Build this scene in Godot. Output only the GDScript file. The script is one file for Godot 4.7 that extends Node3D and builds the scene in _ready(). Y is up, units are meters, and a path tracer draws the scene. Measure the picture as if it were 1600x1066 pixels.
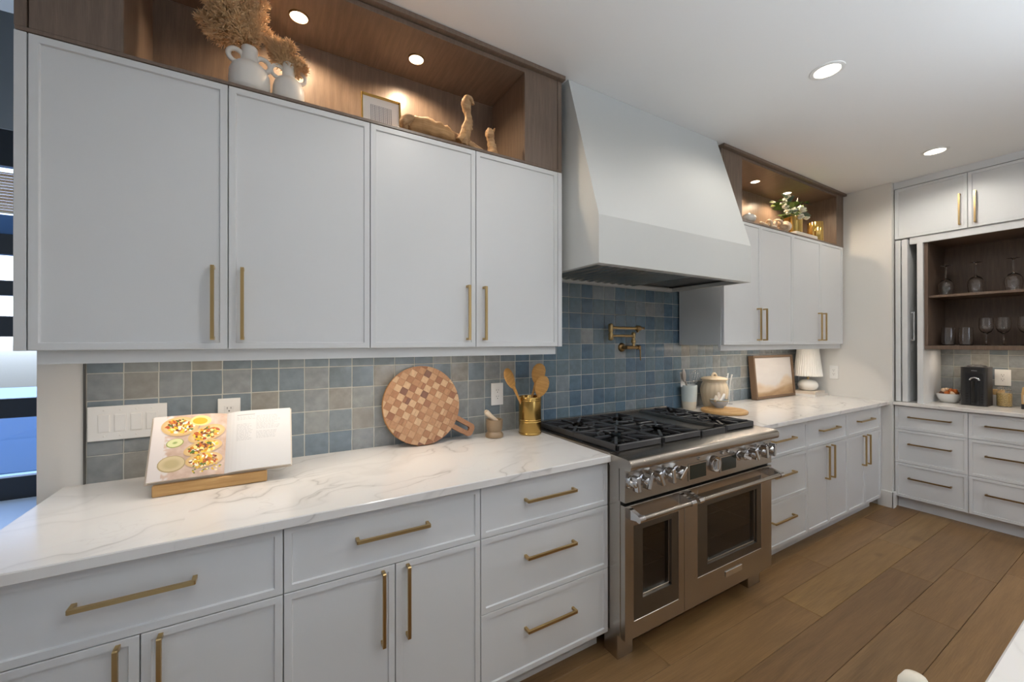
extends Node3D
# A kitchen seen at an angle along its range wall. The tiled wall is z = -2.104, x runs along it, the pantry stands across x = 4.75.
const FL := -0.03
const CE := 2.858
const ZW := -2.104
const CT := 0.914

# how strong each kind of light is
const K_ADDED_WINDOW := 0.10  # unseen window added behind the camera
const K_SPOT := 0.56
const K_ADDED_PENDANT := 1.0  # pendants added out of view as uplight for the ceiling
const K_UNDER := 0.84
const K_PUCK := 1.5
const K_LIVING := 3.0
const K_SKY := 0.75

var M := {}
var used := {}
var cache := {}
var rng := RandomNumberGenerator.new()


func _ready() -> void:
	rng.seed = 7
	_camera_and_light()
	_materials()
	_shell()
	_left_run()
	_hood()
	_range()
	_right_run()
	_pantry()
	_island()
	_left_decor()
	_right_decor()
	_counter_items_left()
	_counter_items_right()
	_pantry_items()
	_living_room()


func _camera_and_light() -> void:
	var cam := Camera3D.new()
	cam.name = "camera"
	cam.fov = rad_to_deg(2.0 * atan(533.0 / 628.23))
	cam.near = 0.02
	cam.position = Vector3(0, 1.4445, 0)
	cam.rotation = Vector3(deg_to_rad(0.143), deg_to_rad(-30.3885), deg_to_rad(-0.066))
	add_child(cam)
	cam.current = true
	var e := Environment.new()
	e.background_mode = Environment.BG_SKY
	var sk := Sky.new()
	var pm := ProceduralSkyMaterial.new()
	pm.sky_top_color = Color(0.45, 0.62, 0.88)
	pm.sky_horizon_color = Color(0.93, 0.96, 0.99)
	pm.ground_bottom_color = Color(0.42, 0.44, 0.45)
	pm.ground_horizon_color = Color(0.80, 0.85, 0.90)
	pm.sky_energy_multiplier = 2.6 * K_SKY
	pm.ground_energy_multiplier = 2.0 * K_SKY
	sk.sky_material = pm
	e.sky = sk
	e.tonemap_mode = Environment.TONE_MAPPER_LINEAR
	e.tonemap_exposure = 0.94
	e.sdfgi_enabled = true
	e.ssao_enabled = true
	e.ssil_enabled = true
	var we := WorldEnvironment.new()
	we.name = "environment"
	we.environment = e
	add_child(we)
	# daylight through an unseen window added behind the camera and through the living room window
	for x in [2.3]:
		_area("daylight_fill", Vector3(x, 1.55, 3.96), Vector3(x, 1.2, -2.0), Vector2(1.7, 1.5), Color(0.90, 0.95, 1.0), 2.0 * K_ADDED_WINDOW)
	_area("daylight_fill", Vector3(-3.7, 1.9, -5.40), Vector3(-1.2, 0.9, -1.2), Vector2(1.9, 2.6), Color(0.84, 0.92, 1.0), 5.0 * K_LIVING)


func _area(called: String, at: Vector3, to: Vector3, size: Vector2, c: Color, energy: float) -> void:
	var l := AreaLight3D.new()
	l.name = called
	l.area_size = size
	l.light_color = c
	l.light_energy = energy
	l.area_range = 14.0
	l.area_attenuation = 2.0
	l.shadow_enabled = true
	add_child(l, true)
	l.look_at_from_position(at, to, Vector3.UP if absf((to - at).normalized().y) < 0.98 else Vector3.FORWARD)


func _spot(called: String, at: Vector3, c: Color, energy: float, angle: float, size: float, upwards := false) -> void:
	var l := SpotLight3D.new()
	l.name = called
	l.light_color = c
	l.light_energy = energy
	l.spot_angle = angle
	l.spot_angle_attenuation = 0.35 if upwards else 0.5
	l.spot_range = 9.0
	l.spot_attenuation = 2.0
	l.light_size = size
	l.shadow_enabled = true
	l.position = at
	l.rotation.x = PI / 2 if upwards else -PI / 2
	add_child(l, true)


# ---------------------------------------------------------------- materials
func mat(key: String, c: Color, rough: float, metal := 0.0, spec := 0.5) -> StandardMaterial3D:
	var m := StandardMaterial3D.new()
	m.resource_name = key
	m.albedo_color = c
	m.roughness = rough
	m.metallic = metal
	m.metallic_specular = spec
	M[key] = m
	return m


func rgb8(r: int, g: int, b: int) -> Color:
	return Color(r / 255.0, g / 255.0, b / 255.0)


func grain(n: int, along_x: bool, lo: Color, hi: Color, sd: int, knots := 0) -> ImageTexture:
	var a := FastNoiseLite.new()
	a.seed = sd
	a.frequency = 0.02
	a.fractal_octaves = 3
	var b := FastNoiseLite.new()
	b.seed = sd + 5
	b.frequency = 0.11
	var im := Image.create(n, n, false, Image.FORMAT_RGB8)
	var kn := []
	var r := RandomNumberGenerator.new()
	r.seed = sd
	for i in knots:
		kn.append(Vector3(r.randf() * n, r.randf() * n, r.randf_range(0.012, 0.03) * n))
	for y in n:
		for x in n:
			var u: float = x if along_x else y
			var v: float = y if along_x else x
			# blend across the seam so that the texture tiles
			var f := 0.0
			var wsum := 0.0
			for k in 2:
				var uu := u - n * k
				var w := (n - u) / n if k == 0 else u / n
				var warp := a.get_noise_2d(uu * 0.25, v * 1.1) * 6.0
				f += w * (0.5 + 0.42 * a.get_noise_2d(uu * 0.22, v * 2.6 + warp) + 0.38 * b.get_noise_2d(uu * 0.10, v * 5.0 + warp * 2.0))
				wsum += w
			f /= wsum
			for q in kn:
				var d = Vector2((u - q.x) * 0.5, v - q.y).length() / q.z
				if d < 3.0:
					f -= 0.7 * exp(-d * d * 1.6)
			im.set_pixel(x, y, lo.lerp(hi, clampf(f, 0.0, 1.0)))
	return ImageTexture.create_from_image(im)


func marble() -> ImageTexture:
	var n := 900
	var a := FastNoiseLite.new()
	a.seed = 21
	a.frequency = 0.0042
	a.fractal_octaves = 4
	var b := FastNoiseLite.new()
	b.seed = 4
	b.frequency = 0.006
	b.fractal_octaves = 3
	var im := Image.create(n, n, false, Image.FORMAT_RGB8)
	for y in n:
		for x in n:
			var wx := x + 46.0 * b.get_noise_2d(x, y)
			var wy := y + 46.0 * b.get_noise_2d(x + 700, y - 300)
			var s := wx * 0.42 + wy * 1.05
			var t := wx * 0.9 - wy * 0.4
			var r1 := absf(a.get_noise_2d(t * 0.40, s * 0.95))
			var r2 := absf(a.get_noise_2d(wx * 1.9 + 900, wy * 2.1))
			var mask := clampf(0.35 + 1.5 * b.get_noise_2d(x * 0.6 + 300, y * 0.6), 0.0, 1.0)
			var vein := exp(-r1 * 90.0) * 0.32 * mask + exp(-r1 * 14.0) * 0.09 + exp(-r2 * 120.0) * 0.13 * mask
			im.set_pixel(x, y, Color(0.925, 0.915, 0.90).lerp(Color(0.50, 0.48, 0.46), clampf(vein, 0.0, 0.8)))
	return ImageTexture.create_from_image(im)


func mottle(n: int, amp: float, freq: float, sd: int) -> ImageTexture:
	var a := FastNoiseLite.new()
	a.seed = sd
	a.frequency = freq
	a.fractal_octaves = 4
	var im := Image.create(n, n, false, Image.FORMAT_RGB8)
	for y in n:
		for x in n:
			var f := 0.0
			for k in 4:
				var ox := float(k % 2) * n
				var oy := float(k / 2) * n
				var wx := (1.0 - float(x) / n) if k % 2 == 0 else float(x) / n
				var wy := (1.0 - float(y) / n) if k / 2 == 0 else float(y) / n
				f += wx * wy * a.get_noise_2d(x - ox, y - oy)
			var g := clampf(1.0 - amp + amp * 2.0 * f, 0.0, 1.0)
			im.set_pixel(x, y, Color(g, g, g))
	return ImageTexture.create_from_image(im)


func tri_tex(m: StandardMaterial3D, t: Texture2D, scale: float, world := true, off := Vector3.ZERO) -> StandardMaterial3D:
	m.albedo_texture = t
	m.uv1_triplanar = true
	m.uv1_world_triplanar = world
	m.uv1_scale = Vector3.ONE * scale
	m.uv1_offset = off
	m.uv1_triplanar_sharpness = 8.0
	return m


func _materials() -> void:
	mat("wall", rgb8(230, 228, 223), 0.85)
	mat("ceiling", rgb8(242, 242, 241), 0.9)
	mat("cabinet", rgb8(224, 226, 227), 0.36)
	mat("trim", rgb8(236, 235, 231), 0.45)
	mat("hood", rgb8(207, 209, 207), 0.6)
	mat("brass", rgb8(196, 168, 118), 0.30, 1.0)
	mat("brass_dark", rgb8(150, 122, 82), 0.28, 1.0)
	mat("gold", rgb8(214, 178, 104), 0.2, 1.0)
	mat("canister_gold", rgb8(186, 152, 88), 0.26, 1.0)
	mat("steel", rgb8(186, 180, 172), 0.27, 1.0)
	mat("steel_dark", rgb8(120, 118, 115), 0.35, 1.0)
	mat("chrome", rgb8(225, 226, 228), 0.08, 1.0)
	mat("iron", rgb8(64, 64, 66), 0.27, 0.0, 0.5)
	mat("enamel", rgb8(11, 11, 12), 0.25)
	mat("black_gloss", rgb8(24, 25, 27), 0.12)
	mat("dark_gap", rgb8(28, 27, 26), 0.8)
	mat("display", rgb8(44, 52, 48), 0.12)
	mat("grout", rgb8(196, 196, 190), 0.9)
	mat("white_plastic", rgb8(240, 240, 238), 0.35)
	mat("slot", rgb8(70, 68, 66), 0.6)
	mat("white_ceramic", rgb8(236, 232, 225), 0.42)
	mat("white_gloss", rgb8(240, 238, 232), 0.15)
	mat("cream", rgb8(226, 216, 196), 0.5)
	mat("black_frame", rgb8(44, 46, 50), 0.4)
	mat("blue_panel", rgb8(70, 110, 160), 0.5)
	mat("living_wall", rgb8(150, 151, 150), 0.85)
	mat("living_floor", rgb8(176, 184, 196), 0.35)
	mat("patio", rgb8(236, 236, 232), 0.9)
	var lens := mat("lens", rgb8(255, 252, 245), 0.4)
	lens.emission_enabled = true
	lens.emission = rgb8(255, 240, 216)
	lens.emission_energy_multiplier = 6.0
	var led := mat("led", rgb8(255, 244, 226), 0.4)
	led.emission_enabled = true
	led.emission = rgb8(255, 222, 176)
	led.emission_energy_multiplier = 1.6
	var gb := mat("added_bulb", rgb8(250, 246, 238), 0.4)  # bulb of the added pendants
	gb.emission_enabled = true
	gb.emission = rgb8(255, 240, 218)
	gb.emission_energy_multiplier = 0.8
	var gl := mat("glass", Color(0.95, 0.98, 1.0, 0.012), 0.02)
	gl.transparency = BaseMaterial3D.TRANSPARENCY_ALPHA
	var cr := mat("crystal", Color(1, 1, 1, 0.0), 0.0)
	cr.transparency = BaseMaterial3D.TRANSPARENCY_ALPHA
	cr.refraction_enabled = true
	cr.refraction_scale = 0.05
	var pane := mat("pane", Color(0.85, 0.92, 1.0, 0.05), 0.02)
	pane.transparency = BaseMaterial3D.TRANSPARENCY_ALPHA
	var og := mat("oven_glass", Color(0.03, 0.03, 0.03, 0.55), 0.04)
	og.transparency = BaseMaterial3D.TRANSPARENCY_ALPHA
	# marble worktop
	tri_tex(mat("marble", Color(1, 1, 1), 0.16), marble(), 0.55, true, Vector3(0.13, 0.2, 0.41))
	# stained oak of the open shelves (grain runs up)
	var wn := grain(512, false, rgb8(104, 88, 75), rgb8(136, 117, 102), 3)
	tri_tex(mat("niche_wood", Color(1, 1, 1), 0.34), wn, 1.5)
	tri_tex(mat("hutch_wood", rgb8(244, 238, 234), 0.4), wn, 1.5)
	# floor planks
	var ow := grain(512, true, rgb8(126, 98, 64), rgb8(166, 133, 92), 11, 5)
	var tints := [Color(0.98, 0.96, 0.93), Color(0.93, 0.91, 0.89), Color(1.0, 1.0, 0.97), Color(0.95, 0.92, 0.88), Color(0.88, 0.85, 0.83), Color(1.0, 0.98, 0.90)]
	for i in 6:
		tri_tex(mat("plank_%d" % i, tints[i], 0.42), ow, 0.75, true, Vector3(i * 0.37, 0, i * 0.23))
	mat("seam", rgb8(58, 42, 30), 0.9)
	# glazed tiles; the last four tones carry the weaker light around the range
	var mo := mottle(256, 0.06, 0.02, 9)
	var tc := [rgb8(142, 152, 158), rgb8(154, 160, 163), rgb8(134, 147, 156), rgb8(158, 163, 163), rgb8(132, 144, 152), rgb8(148, 153, 155), rgb8(126, 141, 153), rgb8(160, 159, 154), rgb8(136, 149, 159), rgb8(106, 130, 147), rgb8(113, 134, 146), rgb8(99, 122, 141), rgb8(120, 137, 146)]
	for i in tc.size():
		var t := mat("tile_%d" % i, tc[i], 0.18)
		tri_tex(t, mo, 3.1, true, Vector3(i * 0.31, i * 0.17, 0))
	# timber things
	var bw := grain(256, true, rgb8(180, 134, 78), rgb8(222, 182, 124), 5)
	tri_tex(mat("bamboo", Color(1, 1, 1), 0.45), bw, 3.0, false)
	tri_tex(mat("spoon_wood", rgb8(246, 232, 196), 0.5), bw, 5.0, false)
	tri_tex(mat("board_wood", rgb8(246, 224, 192), 0.45), bw, 3.0, false)
	var eg := mottle(128, 0.05, 0.05, 2)
	var bc := [rgb8(194, 154, 118), rgb8(168, 122, 88), rgb8(208, 174, 138), rgb8(152, 106, 78), rgb8(182, 138, 102), rgb8(128, 90, 74)]
	for i in bc.size():
		tri_tex(mat("block_%d" % i, bc[i], 0.5), eg, 8.0, false, Vector3(i * 0.2, 0, 0))
	var dw := grain(256, true, rgb8(140, 102, 66), rgb8(224, 192, 150), 15)
	tri_tex(mat("driftwood", Color(1, 1, 1), 0.7), dw, 4.0, false)
	tri_tex(mat("driftwood_pale", rgb8(255, 244, 226), 0.7), dw, 2.0, false)
	mat("dried_grass", rgb8(238, 202, 156), 0.9)
	M.dried_grass.backlight_enabled = true
	M.dried_grass.backlight = Color(0.2, 0.17, 0.13)
	mat("dried_stem", rgb8(170, 130, 84), 0.9)
	mat("paper", rgb8(226, 224, 220), 0.7)
	mat("book_edge", rgb8(222, 214, 202), 0.8)
	mat("book_cover", rgb8(198, 186, 172), 0.6)
	mat("linen", rgb8(214, 200, 184), 0.8)
	mat("grey_spoon", rgb8(158, 150, 142), 0.5)
	mat("pale_glaze", rgb8(214, 222, 218), 0.3)
	mat("blue_glaze", rgb8(176, 188, 204), 0.25)
	mat("rim_glaze", rgb8(168, 166, 140), 0.3)
	mat("packet", rgb8(236, 228, 212), 0.6)
	mat("stoneware", rgb8(216, 198, 170), 0.55)
	mat("stoneware_dark", rgb8(150, 124, 96), 0.6)
	mat("leaf", rgb8(96, 128, 62), 0.6)
	mat("leaf_pale", rgb8(150, 168, 98), 0.6)
	mat("leaf_blue", rgb8(72, 96, 84), 0.6)
	mat("petal", rgb8(238, 238, 224), 0.7)
	mat("pale_wood", rgb8(236, 216, 190), 0.6)
	mat("walnut", rgb8(122, 98, 76), 0.5)
	mat("snack_orange", rgb8(206, 112, 44), 0.35)
	mat("snack_brown", rgb8(110, 62, 38), 0.4)
	mat("snack_cream", rgb8(238, 206, 172), 0.4)
	mat("coffee_body", rgb8(40, 40, 42), 0.35)
	mat("coffee_side", rgb8(48, 47, 47), 0.45)
	var oats := mottle(128, 0.28, 0.12, 8)
	tri_tex(mat("oats", rgb8(255, 220, 140), 0.8), oats, 9.0, false)
	mat("kraft", rgb8(206, 168, 112), 0.7)
	mat("olive_stone", rgb8(150, 128, 102), 0.4)
	mat("wall_art_white", rgb8(244, 242, 238), 0.7)
	var ls := mat("lampshade", rgb8(250, 248, 242), 0.85)
	ls.backlight_enabled = true
	ls.backlight = Color(0.5, 0.5, 0.48)


# ---------------------------------------------------------------- nodes
func nm(called: String) -> String:
	if not used.has(called):
		used[called] = 0
		return called
	used[called] += 1
	return "%s_%03d" % [called, used[called]]


func thing(called: String, label: String, category: String, at := Vector3.ZERO, group := "", turn := 0.0) -> Node3D:
	var o := Node3D.new()
	o.name = nm(called)
	o.position = at
	o.rotation.y = turn
	add_child(o)
	tag(o, label, category, group)
	return o


func tag(o: Node3D, label: String, category: String, group := "") -> void:
	o.set_meta("label", label)
	o.set_meta("category", category)
	if group:
		o.set_meta("group", group)


# a mesh built in world axes, hung under an unturned thing
func pw(parent: Node3D, called: String, s: SurfaceTool, m: String) -> MeshInstance3D:
	var o := pl(parent, called, s, m)
	var up := parent
	while up != self and up != null:
		o.position -= up.position
		up = up.get_parent() as Node3D
	return o


# a mesh in its parent's own axes
func pl(parent: Node3D, called: String, s: SurfaceTool, m: String, xf := Transform3D()) -> MeshInstance3D:
	return pm(parent, called, s.commit(), m, xf)


func pm(parent: Node3D, called: String, mesh: Mesh, m: String, xf := Transform3D()) -> MeshInstance3D:
	var o := MeshInstance3D.new()
	o.name = nm(called) if parent == self else called
	o.mesh = mesh
	o.material_override = M[m]
	o.transform = xf
	parent.add_child(o, true)
	return o


func struct(called: String, s: SurfaceTool, m: String) -> MeshInstance3D:
	var o := pl(self, called, s, m)
	o.set_meta("kind", "structure")
	return o


# ---------------------------------------------------------------- shapes
func S() -> SurfaceTool:
	var s := SurfaceTool.new()
	s.begin(Mesh.PRIMITIVE_TRIANGLES)
	return s


func tri(s: SurfaceTool, a: Vector3, b: Vector3, c: Vector3, na: Vector3, nb: Vector3, nc: Vector3) -> void:
	var g := (b - a).cross(c - a)
	if g.length_squared() < 1e-18:
		return
	if g.dot(na + nb + nc) > 0.0:
		s.set_normal(na)
		s.add_vertex(a)
		s.set_normal(nc)
		s.add_vertex(c)
		s.set_normal(nb)
		s.add_vertex(b)
	else:
		s.set_normal(na)
		s.add_vertex(a)
		s.set_normal(nb)
		s.add_vertex(b)
		s.set_normal(nc)
		s.add_vertex(c)


func quad(s: SurfaceTool, a: Vector3, b: Vector3, c: Vector3, d: Vector3, n: Vector3) -> void:
	tri(s, a, b, c, n, n, n)
	tri(s, a, c, d, n, n, n)


func box(s: SurfaceTool, lo: Vector3, hi: Vector3, c := 0.0015, xf := Transform3D()) -> SurfaceTool:
	var mid := (lo + hi) / 2.0
	var h := (hi - lo) / 2.0
	c = minf(c, minf(h.x, minf(h.y, h.z)) * 0.6)
	var p := func(sg: Vector3, ax: int) -> Vector3:
		var q := (h - Vector3.ONE * c)
		q[ax] = h[ax]
		return xf * (mid + q * sg)
	for ax in 3:
		var b1 := (ax + 1) % 3
		var b2 := (ax + 2) % 3
		for sa: float in [-1.0, 1.0]:
			var n := Vector3.ZERO
			n[ax] = sa
			var cs := []
			for k in [[-1.0, -1.0], [1.0, -1.0], [1.0, 1.0], [-1.0, 1.0]]:
				var sg := Vector3.ZERO
				sg[ax] = sa
				sg[b1] = k[0]
				sg[b2] = k[1]
				cs.append(p.call(sg, ax))
			quad(s, cs[0], cs[1], cs[2], cs[3], (xf.basis * n).normalized())
			if c > 0.0:
				for sb: float in [-1.0, 1.0]:
					var g1 := Vector3.ZERO
					g1[ax] = sa
					g1[b1] = sb
					g1[b2] = -1.0
					var g2 := g1
					g2[b2] = 1.0
					var ne := Vector3.ZERO
					ne[ax] = sa
					ne[b1] = sb
					quad(s, p.call(g1, ax), p.call(g2, ax), p.call(g2, b1), p.call(g1, b1), (xf.basis * ne).normalized())
	if c > 0.0:
		for i in 8:
			var sg := Vector3(1.0 if i & 1 else -1.0, 1.0 if i & 2 else -1.0, 1.0 if i & 4 else -1.0)
			var n := (xf.basis * sg).normalized()
			tri(s, p.call(sg, 0), p.call(sg, 1), p.call(sg, 2), n, n, n)
	return s


# profile points are (radius, height); normals follow the profile, creases over 50 degrees stay sharp
func lathe(s: SurfaceTool, prof: Array, seg := 28, xf := Transform3D(), flute := 0.0, flutes := 0) -> SurfaceTool:
	var n := prof.size()
	var seg_n := []
	for i in n - 1:
		var d: Vector2 = prof[i + 1] - prof[i]
		seg_n.append(Vector2(d.y, -d.x).normalized() if d.length() > 1e-7 else Vector2(1, 0))
	for i in n - 1:
		var n0: Vector2 = seg_n[i]
		var n1: Vector2 = seg_n[i]
		if i > 0 and (seg_n[i - 1] as Vector2).dot(seg_n[i]) > 0.64:
			n0 = ((seg_n[i - 1] as Vector2) + seg_n[i]).normalized()
		if i < n - 2 and (seg_n[i + 1] as Vector2).dot(seg_n[i]) > 0.64:
			n1 = ((seg_n[i + 1] as Vector2) + seg_n[i]).normalized()
		for k in seg:
			var a := TAU * k / seg
			var b := TAU * (k + 1) / seg
			var fa := 1.0 + (flute * cos(a * flutes) if flutes else 0.0)
			var fb := 1.0 + (flute * cos(b * flutes) if flutes else 0.0)
			var ca := Vector3(cos(a), 0, sin(a))
			var cb := Vector3(cos(b), 0, sin(b))
			var p0: Vector2 = prof[i]
			var p1: Vector2 = prof[i + 1]
			var A := xf * (ca * p0.x * fa + Vector3(0, p0.y, 0))
			var B := xf * (cb * p0.x * fb + Vector3(0, p0.y, 0))
			var C := xf * (cb * p1.x * fb + Vector3(0, p1.y, 0))
			var D := xf * (ca * p1.x * fa + Vector3(0, p1.y, 0))
			var ta := Vector3(-sin(a), 0, cos(a)) * (flute * flutes * sin(a * flutes)) if flutes else Vector3.ZERO
			var tb := Vector3(-sin(b), 0, cos(b)) * (flute * flutes * sin(b * flutes)) if flutes else Vector3.ZERO
			var na := (xf.basis * ((ca + ta) * n0.x + Vector3(0, n0.y, 0))).normalized()
			var nb := (xf.basis * ((cb + tb) * n0.x + Vector3(0, n0.y, 0))).normalized()
			var nc := (xf.basis * ((cb + tb) * n1.x + Vector3(0, n1.y, 0))).normalized()
			var nd := (xf.basis * ((ca + ta) * n1.x + Vector3(0, n1.y, 0))).normalized()
			tri(s, A, B, C, na, nb, nc)
			tri(s, A, C, D, na, nc, nd)
	return s


func V2(a: Array) -> Array:
	var o := []
	for i in range(0, a.size(), 2):
		o.append(Vector2(a[i], a[i + 1]))
	return o


func rough_tube(s: SurfaceTool, pts: Array, rads: Array, amp: float, sd: int, squash := 0.9) -> SurfaceTool:
	# a weathered limb: resampled along a curve, its section lumpy and ridged
	var cv := Curve3D.new()
	for i in pts.size():
		var a: Vector3 = pts[maxi(i - 1, 0)]
		var b: Vector3 = pts[mini(i + 1, pts.size() - 1)]
		cv.add_point(pts[i], (a - b) * 0.16, (b - a) * 0.16)
	var nz := FastNoiseLite.new()
	nz.seed = sd
	nz.frequency = 1.0
	var n := pts.size() * 5
	var L := cv.get_baked_length()
	var seg := 16
	var rings := []
	var u := Vector3.UP
	var mid := []
	for i in n + 1:
		var f := float(i) / n
		var c := cv.sample_baked(L * f, true)
		var t := (cv.sample_baked(minf(L, L * f + 0.004), true) - cv.sample_baked(maxf(0.0, L * f - 0.004), true)).normalized()
		if i == 0 and absf(t.y) > 0.9:
			u = Vector3.RIGHT
		u = (u - t * u.dot(t)).normalized()
		var w := t.cross(u)
		var q := f * (rads.size() - 1)
		var r: float = lerpf(rads[int(q)], rads[mini(int(q) + 1, rads.size() - 1)], q - int(q))
		var ring := []
		for k in seg:
			var an := TAU * k / seg
			var d := u * cos(an) + w * sin(an) * squash
			var g := nz.get_noise_3d(cos(an) * 1.2 + i * 0.05, sin(an) * 1.2, i * 0.11) + 0.5 * nz.get_noise_3d(cos(an) * 4.0, sin(an) * 4.0 + 9.0, i * 0.05)
			ring.append(c + d * r * (1.0 + amp * g))
		rings.append(ring)
		mid.append(c)
	for i in n:
		for k in seg:
			var l := (k + 1) % seg
			var N := func(a: int, b: int) -> Vector3:
				var e0: Vector3 = rings[a][(b + 1) % seg] - rings[a][(b - 1 + seg) % seg]
				var e1: Vector3 = rings[mini(a + 1, n)][b] - rings[maxi(a - 1, 0)][b]
				var v := e0.cross(e1).normalized()
				return v if v.dot(rings[a][b] - mid[a]) > 0 else -v
			tri(s, rings[i][k], rings[i][l], rings[i + 1][l], N.call(i, k), N.call(i, l), N.call(i + 1, l))
			tri(s, rings[i][k], rings[i + 1][l], rings[i + 1][k], N.call(i, k), N.call(i + 1, l), N.call(i + 1, k))
	for e in [0, n]:
		var nn: Vector3 = (mid[0] - mid[1]).normalized() if e == 0 else (mid[n] - mid[n - 1]).normalized()
		for k in seg:
			tri(s, mid[e], rings[e][k], rings[e][(k + 1) % seg], nn, nn, nn)
	return s


func tube(s: SurfaceTool, pts: Array, rad: Variant, seg := 12, closed := false, squash := 1.0) -> SurfaceTool:
	var n := pts.size()
	var t0: Vector3 = (pts[1] - pts[0]).normalized()
	var u := t0.cross(Vector3.UP)
	if u.length() < 0.1:
		u = t0.cross(Vector3.RIGHT)
	u = u.normalized()
	var rings := []
	var norms := []
	for i in n:
		var a: Vector3 = pts[(i - 1 + n) % n] if closed or i > 0 else pts[0]
		var b: Vector3 = pts[(i + 1) % n] if closed or i < n - 1 else pts[n - 1]
		var t := (b - a).normalized()
		u = (u - t * u.dot(t)).normalized()
		var w := t.cross(u)
		var r: float = rad[i] if rad is Array else rad
		var ring := []
		var nr := []
		for k in seg:
			var an := TAU * k / seg
			var d := u * cos(an) + w * sin(an) * squash
			ring.append((pts[i] as Vector3) + d * r)
			nr.append((u * cos(an) * squash + w * sin(an)).normalized())
		rings.append(ring)
		norms.append(nr)
	for i in (n if closed else n - 1):
		var j := (i + 1) % n
		for k in seg:
			var l := (k + 1) % seg
			tri(s, rings[i][k], rings[i][l], rings[j][l], norms[i][k], norms[i][l], norms[j][l])
			tri(s, rings[i][k], rings[j][l], rings[j][k], norms[i][k], norms[j][l], norms[j][k])
	if not closed:
		for e in [0, n - 1]:
			var nrm: Vector3 = (pts[0] - pts[1]).normalized() if e == 0 else (pts[n - 1] - pts[n - 2]).normalized()
			for k in seg:
				tri(s, pts[e], rings[e][k], rings[e][(k + 1) % seg], nrm, nrm, nrm)
	return s


# a polygon in local xy pushed from z0 to z1
func extr(s: SurfaceTool, poly: PackedVector2Array, z0: float, z1: float, xf := Transform3D(), smooth := false) -> SurfaceTool:
	var idx := Geometry2D.triangulate_polygon(poly)
	for z: float in [z0, z1]:
		var n := (xf.basis * Vector3(0, 0, -1 if z == z0 else 1)).normalized()
		for i in range(0, idx.size(), 3):
			var p := []
			for k in 3:
				var q := poly[idx[i + k]]
				p.append(xf * Vector3(q.x, q.y, z))
			tri(s, p[0], p[1], p[2], n, n, n)
	var c := poly.size()
	var sgn := 1.0 if not Geometry2D.is_polygon_clockwise(poly) else -1.0
	for i in c:
		var a := poly[i]
		var b := poly[(i + 1) % c]
		var d := (b - a).normalized()
		var n := Vector2(d.y, -d.x) * sgn
		var na := n
		var nb := n
		if smooth:
			var dp := (a - poly[(i - 1 + c) % c]).normalized()
			var dn := (poly[(i + 2) % c] - b).normalized()
			var np := Vector2(dp.y, -dp.x) * sgn
			var nn := Vector2(dn.y, -dn.x) * sgn
			if np.dot(n) > 0.7:
				na = (np + n).normalized()
			if nn.dot(n) > 0.7:
				nb = (nn + n).normalized()
		var A := xf.basis * Vector3(na.x, na.y, 0)
		var B := xf.basis * Vector3(nb.x, nb.y, 0)
		var a0 := xf * Vector3(a.x, a.y, z0)
		var a1 := xf * Vector3(a.x, a.y, z1)
		var b0 := xf * Vector3(b.x, b.y, z0)
		var b1 := xf * Vector3(b.x, b.y, z1)
		tri(s, a0, b0, b1, A, B, B)
		tri(s, a0, b1, a1, A, B, A)
	return s


func rrect(x0: float, y0: float, x1: float, y1: float, r: float, n := 5) -> PackedVector2Array:
	var o := PackedVector2Array()
	for k in [[x1 - r, y1 - r, 0.0], [x0 + r, y1 - r, 90.0], [x0 + r, y0 + r, 180.0], [x1 - r, y0 + r, 270.0]]:
		for i in n + 1:
			var a: float = deg_to_rad(k[2] + 90.0 * i / n)
			o.append(Vector2(k[0] + r * cos(a), k[1] + r * sin(a)))
	return o


func circle(r: float, n: int, c := Vector2.ZERO) -> PackedVector2Array:
	var o := PackedVector2Array()
	for i in n:
		o.append(c + Vector2(cos(TAU * i / n), sin(TAU * i / n)) * r)
	return o


# a lump: a sphere pushed in and out by noise
func blob(s: SurfaceTool, c: Vector3, r: Vector3, amp: float, sd: int, seg := 14) -> SurfaceTool:
	var nz := FastNoiseLite.new()
	nz.seed = sd
	nz.frequency = 0.9
	var p := func(i: int, j: int) -> Vector3:
		var th := PI * i / (seg / 2)
		var ph := TAU * (j % seg) / seg
		var d := Vector3(sin(th) * cos(ph), cos(th), sin(th) * sin(ph))
		return c + d * r * (1.0 + amp * nz.get_noise_3dv(d * 1.6))
	var nrm := func(v: Vector3) -> Vector3:
		return ((v - c) / (r * r)).normalized()
	for i in seg / 2:
		for j in seg:
			var a: Vector3 = p.call(i, j)
			var b: Vector3 = p.call(i, j + 1)
			var e: Vector3 = p.call(i + 1, j + 1)
			var f: Vector3 = p.call(i + 1, j)
			tri(s, a, b, e, nrm.call(a), nrm.call(b), nrm.call(e))
			tri(s, a, e, f, nrm.call(a), nrm.call(e), nrm.call(f))
	return s


func arc(c: Vector3, u: Vector3, w: Vector3, r: float, a0: float, a1: float, n: int) -> Array:
	var o := []
	for i in n + 1:
		var a := deg_to_rad(lerpf(a0, a1, float(i) / n))
		o.append(c + u * r * cos(a) + w * r * sin(a))
	return o


# ---------------------------------------------------------------- the room
func _slab(called: String, lo: Vector3, hi: Vector3, m: String) -> MeshInstance3D:
	return struct(called, box(S(), lo, hi, 0.0), m)


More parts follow.
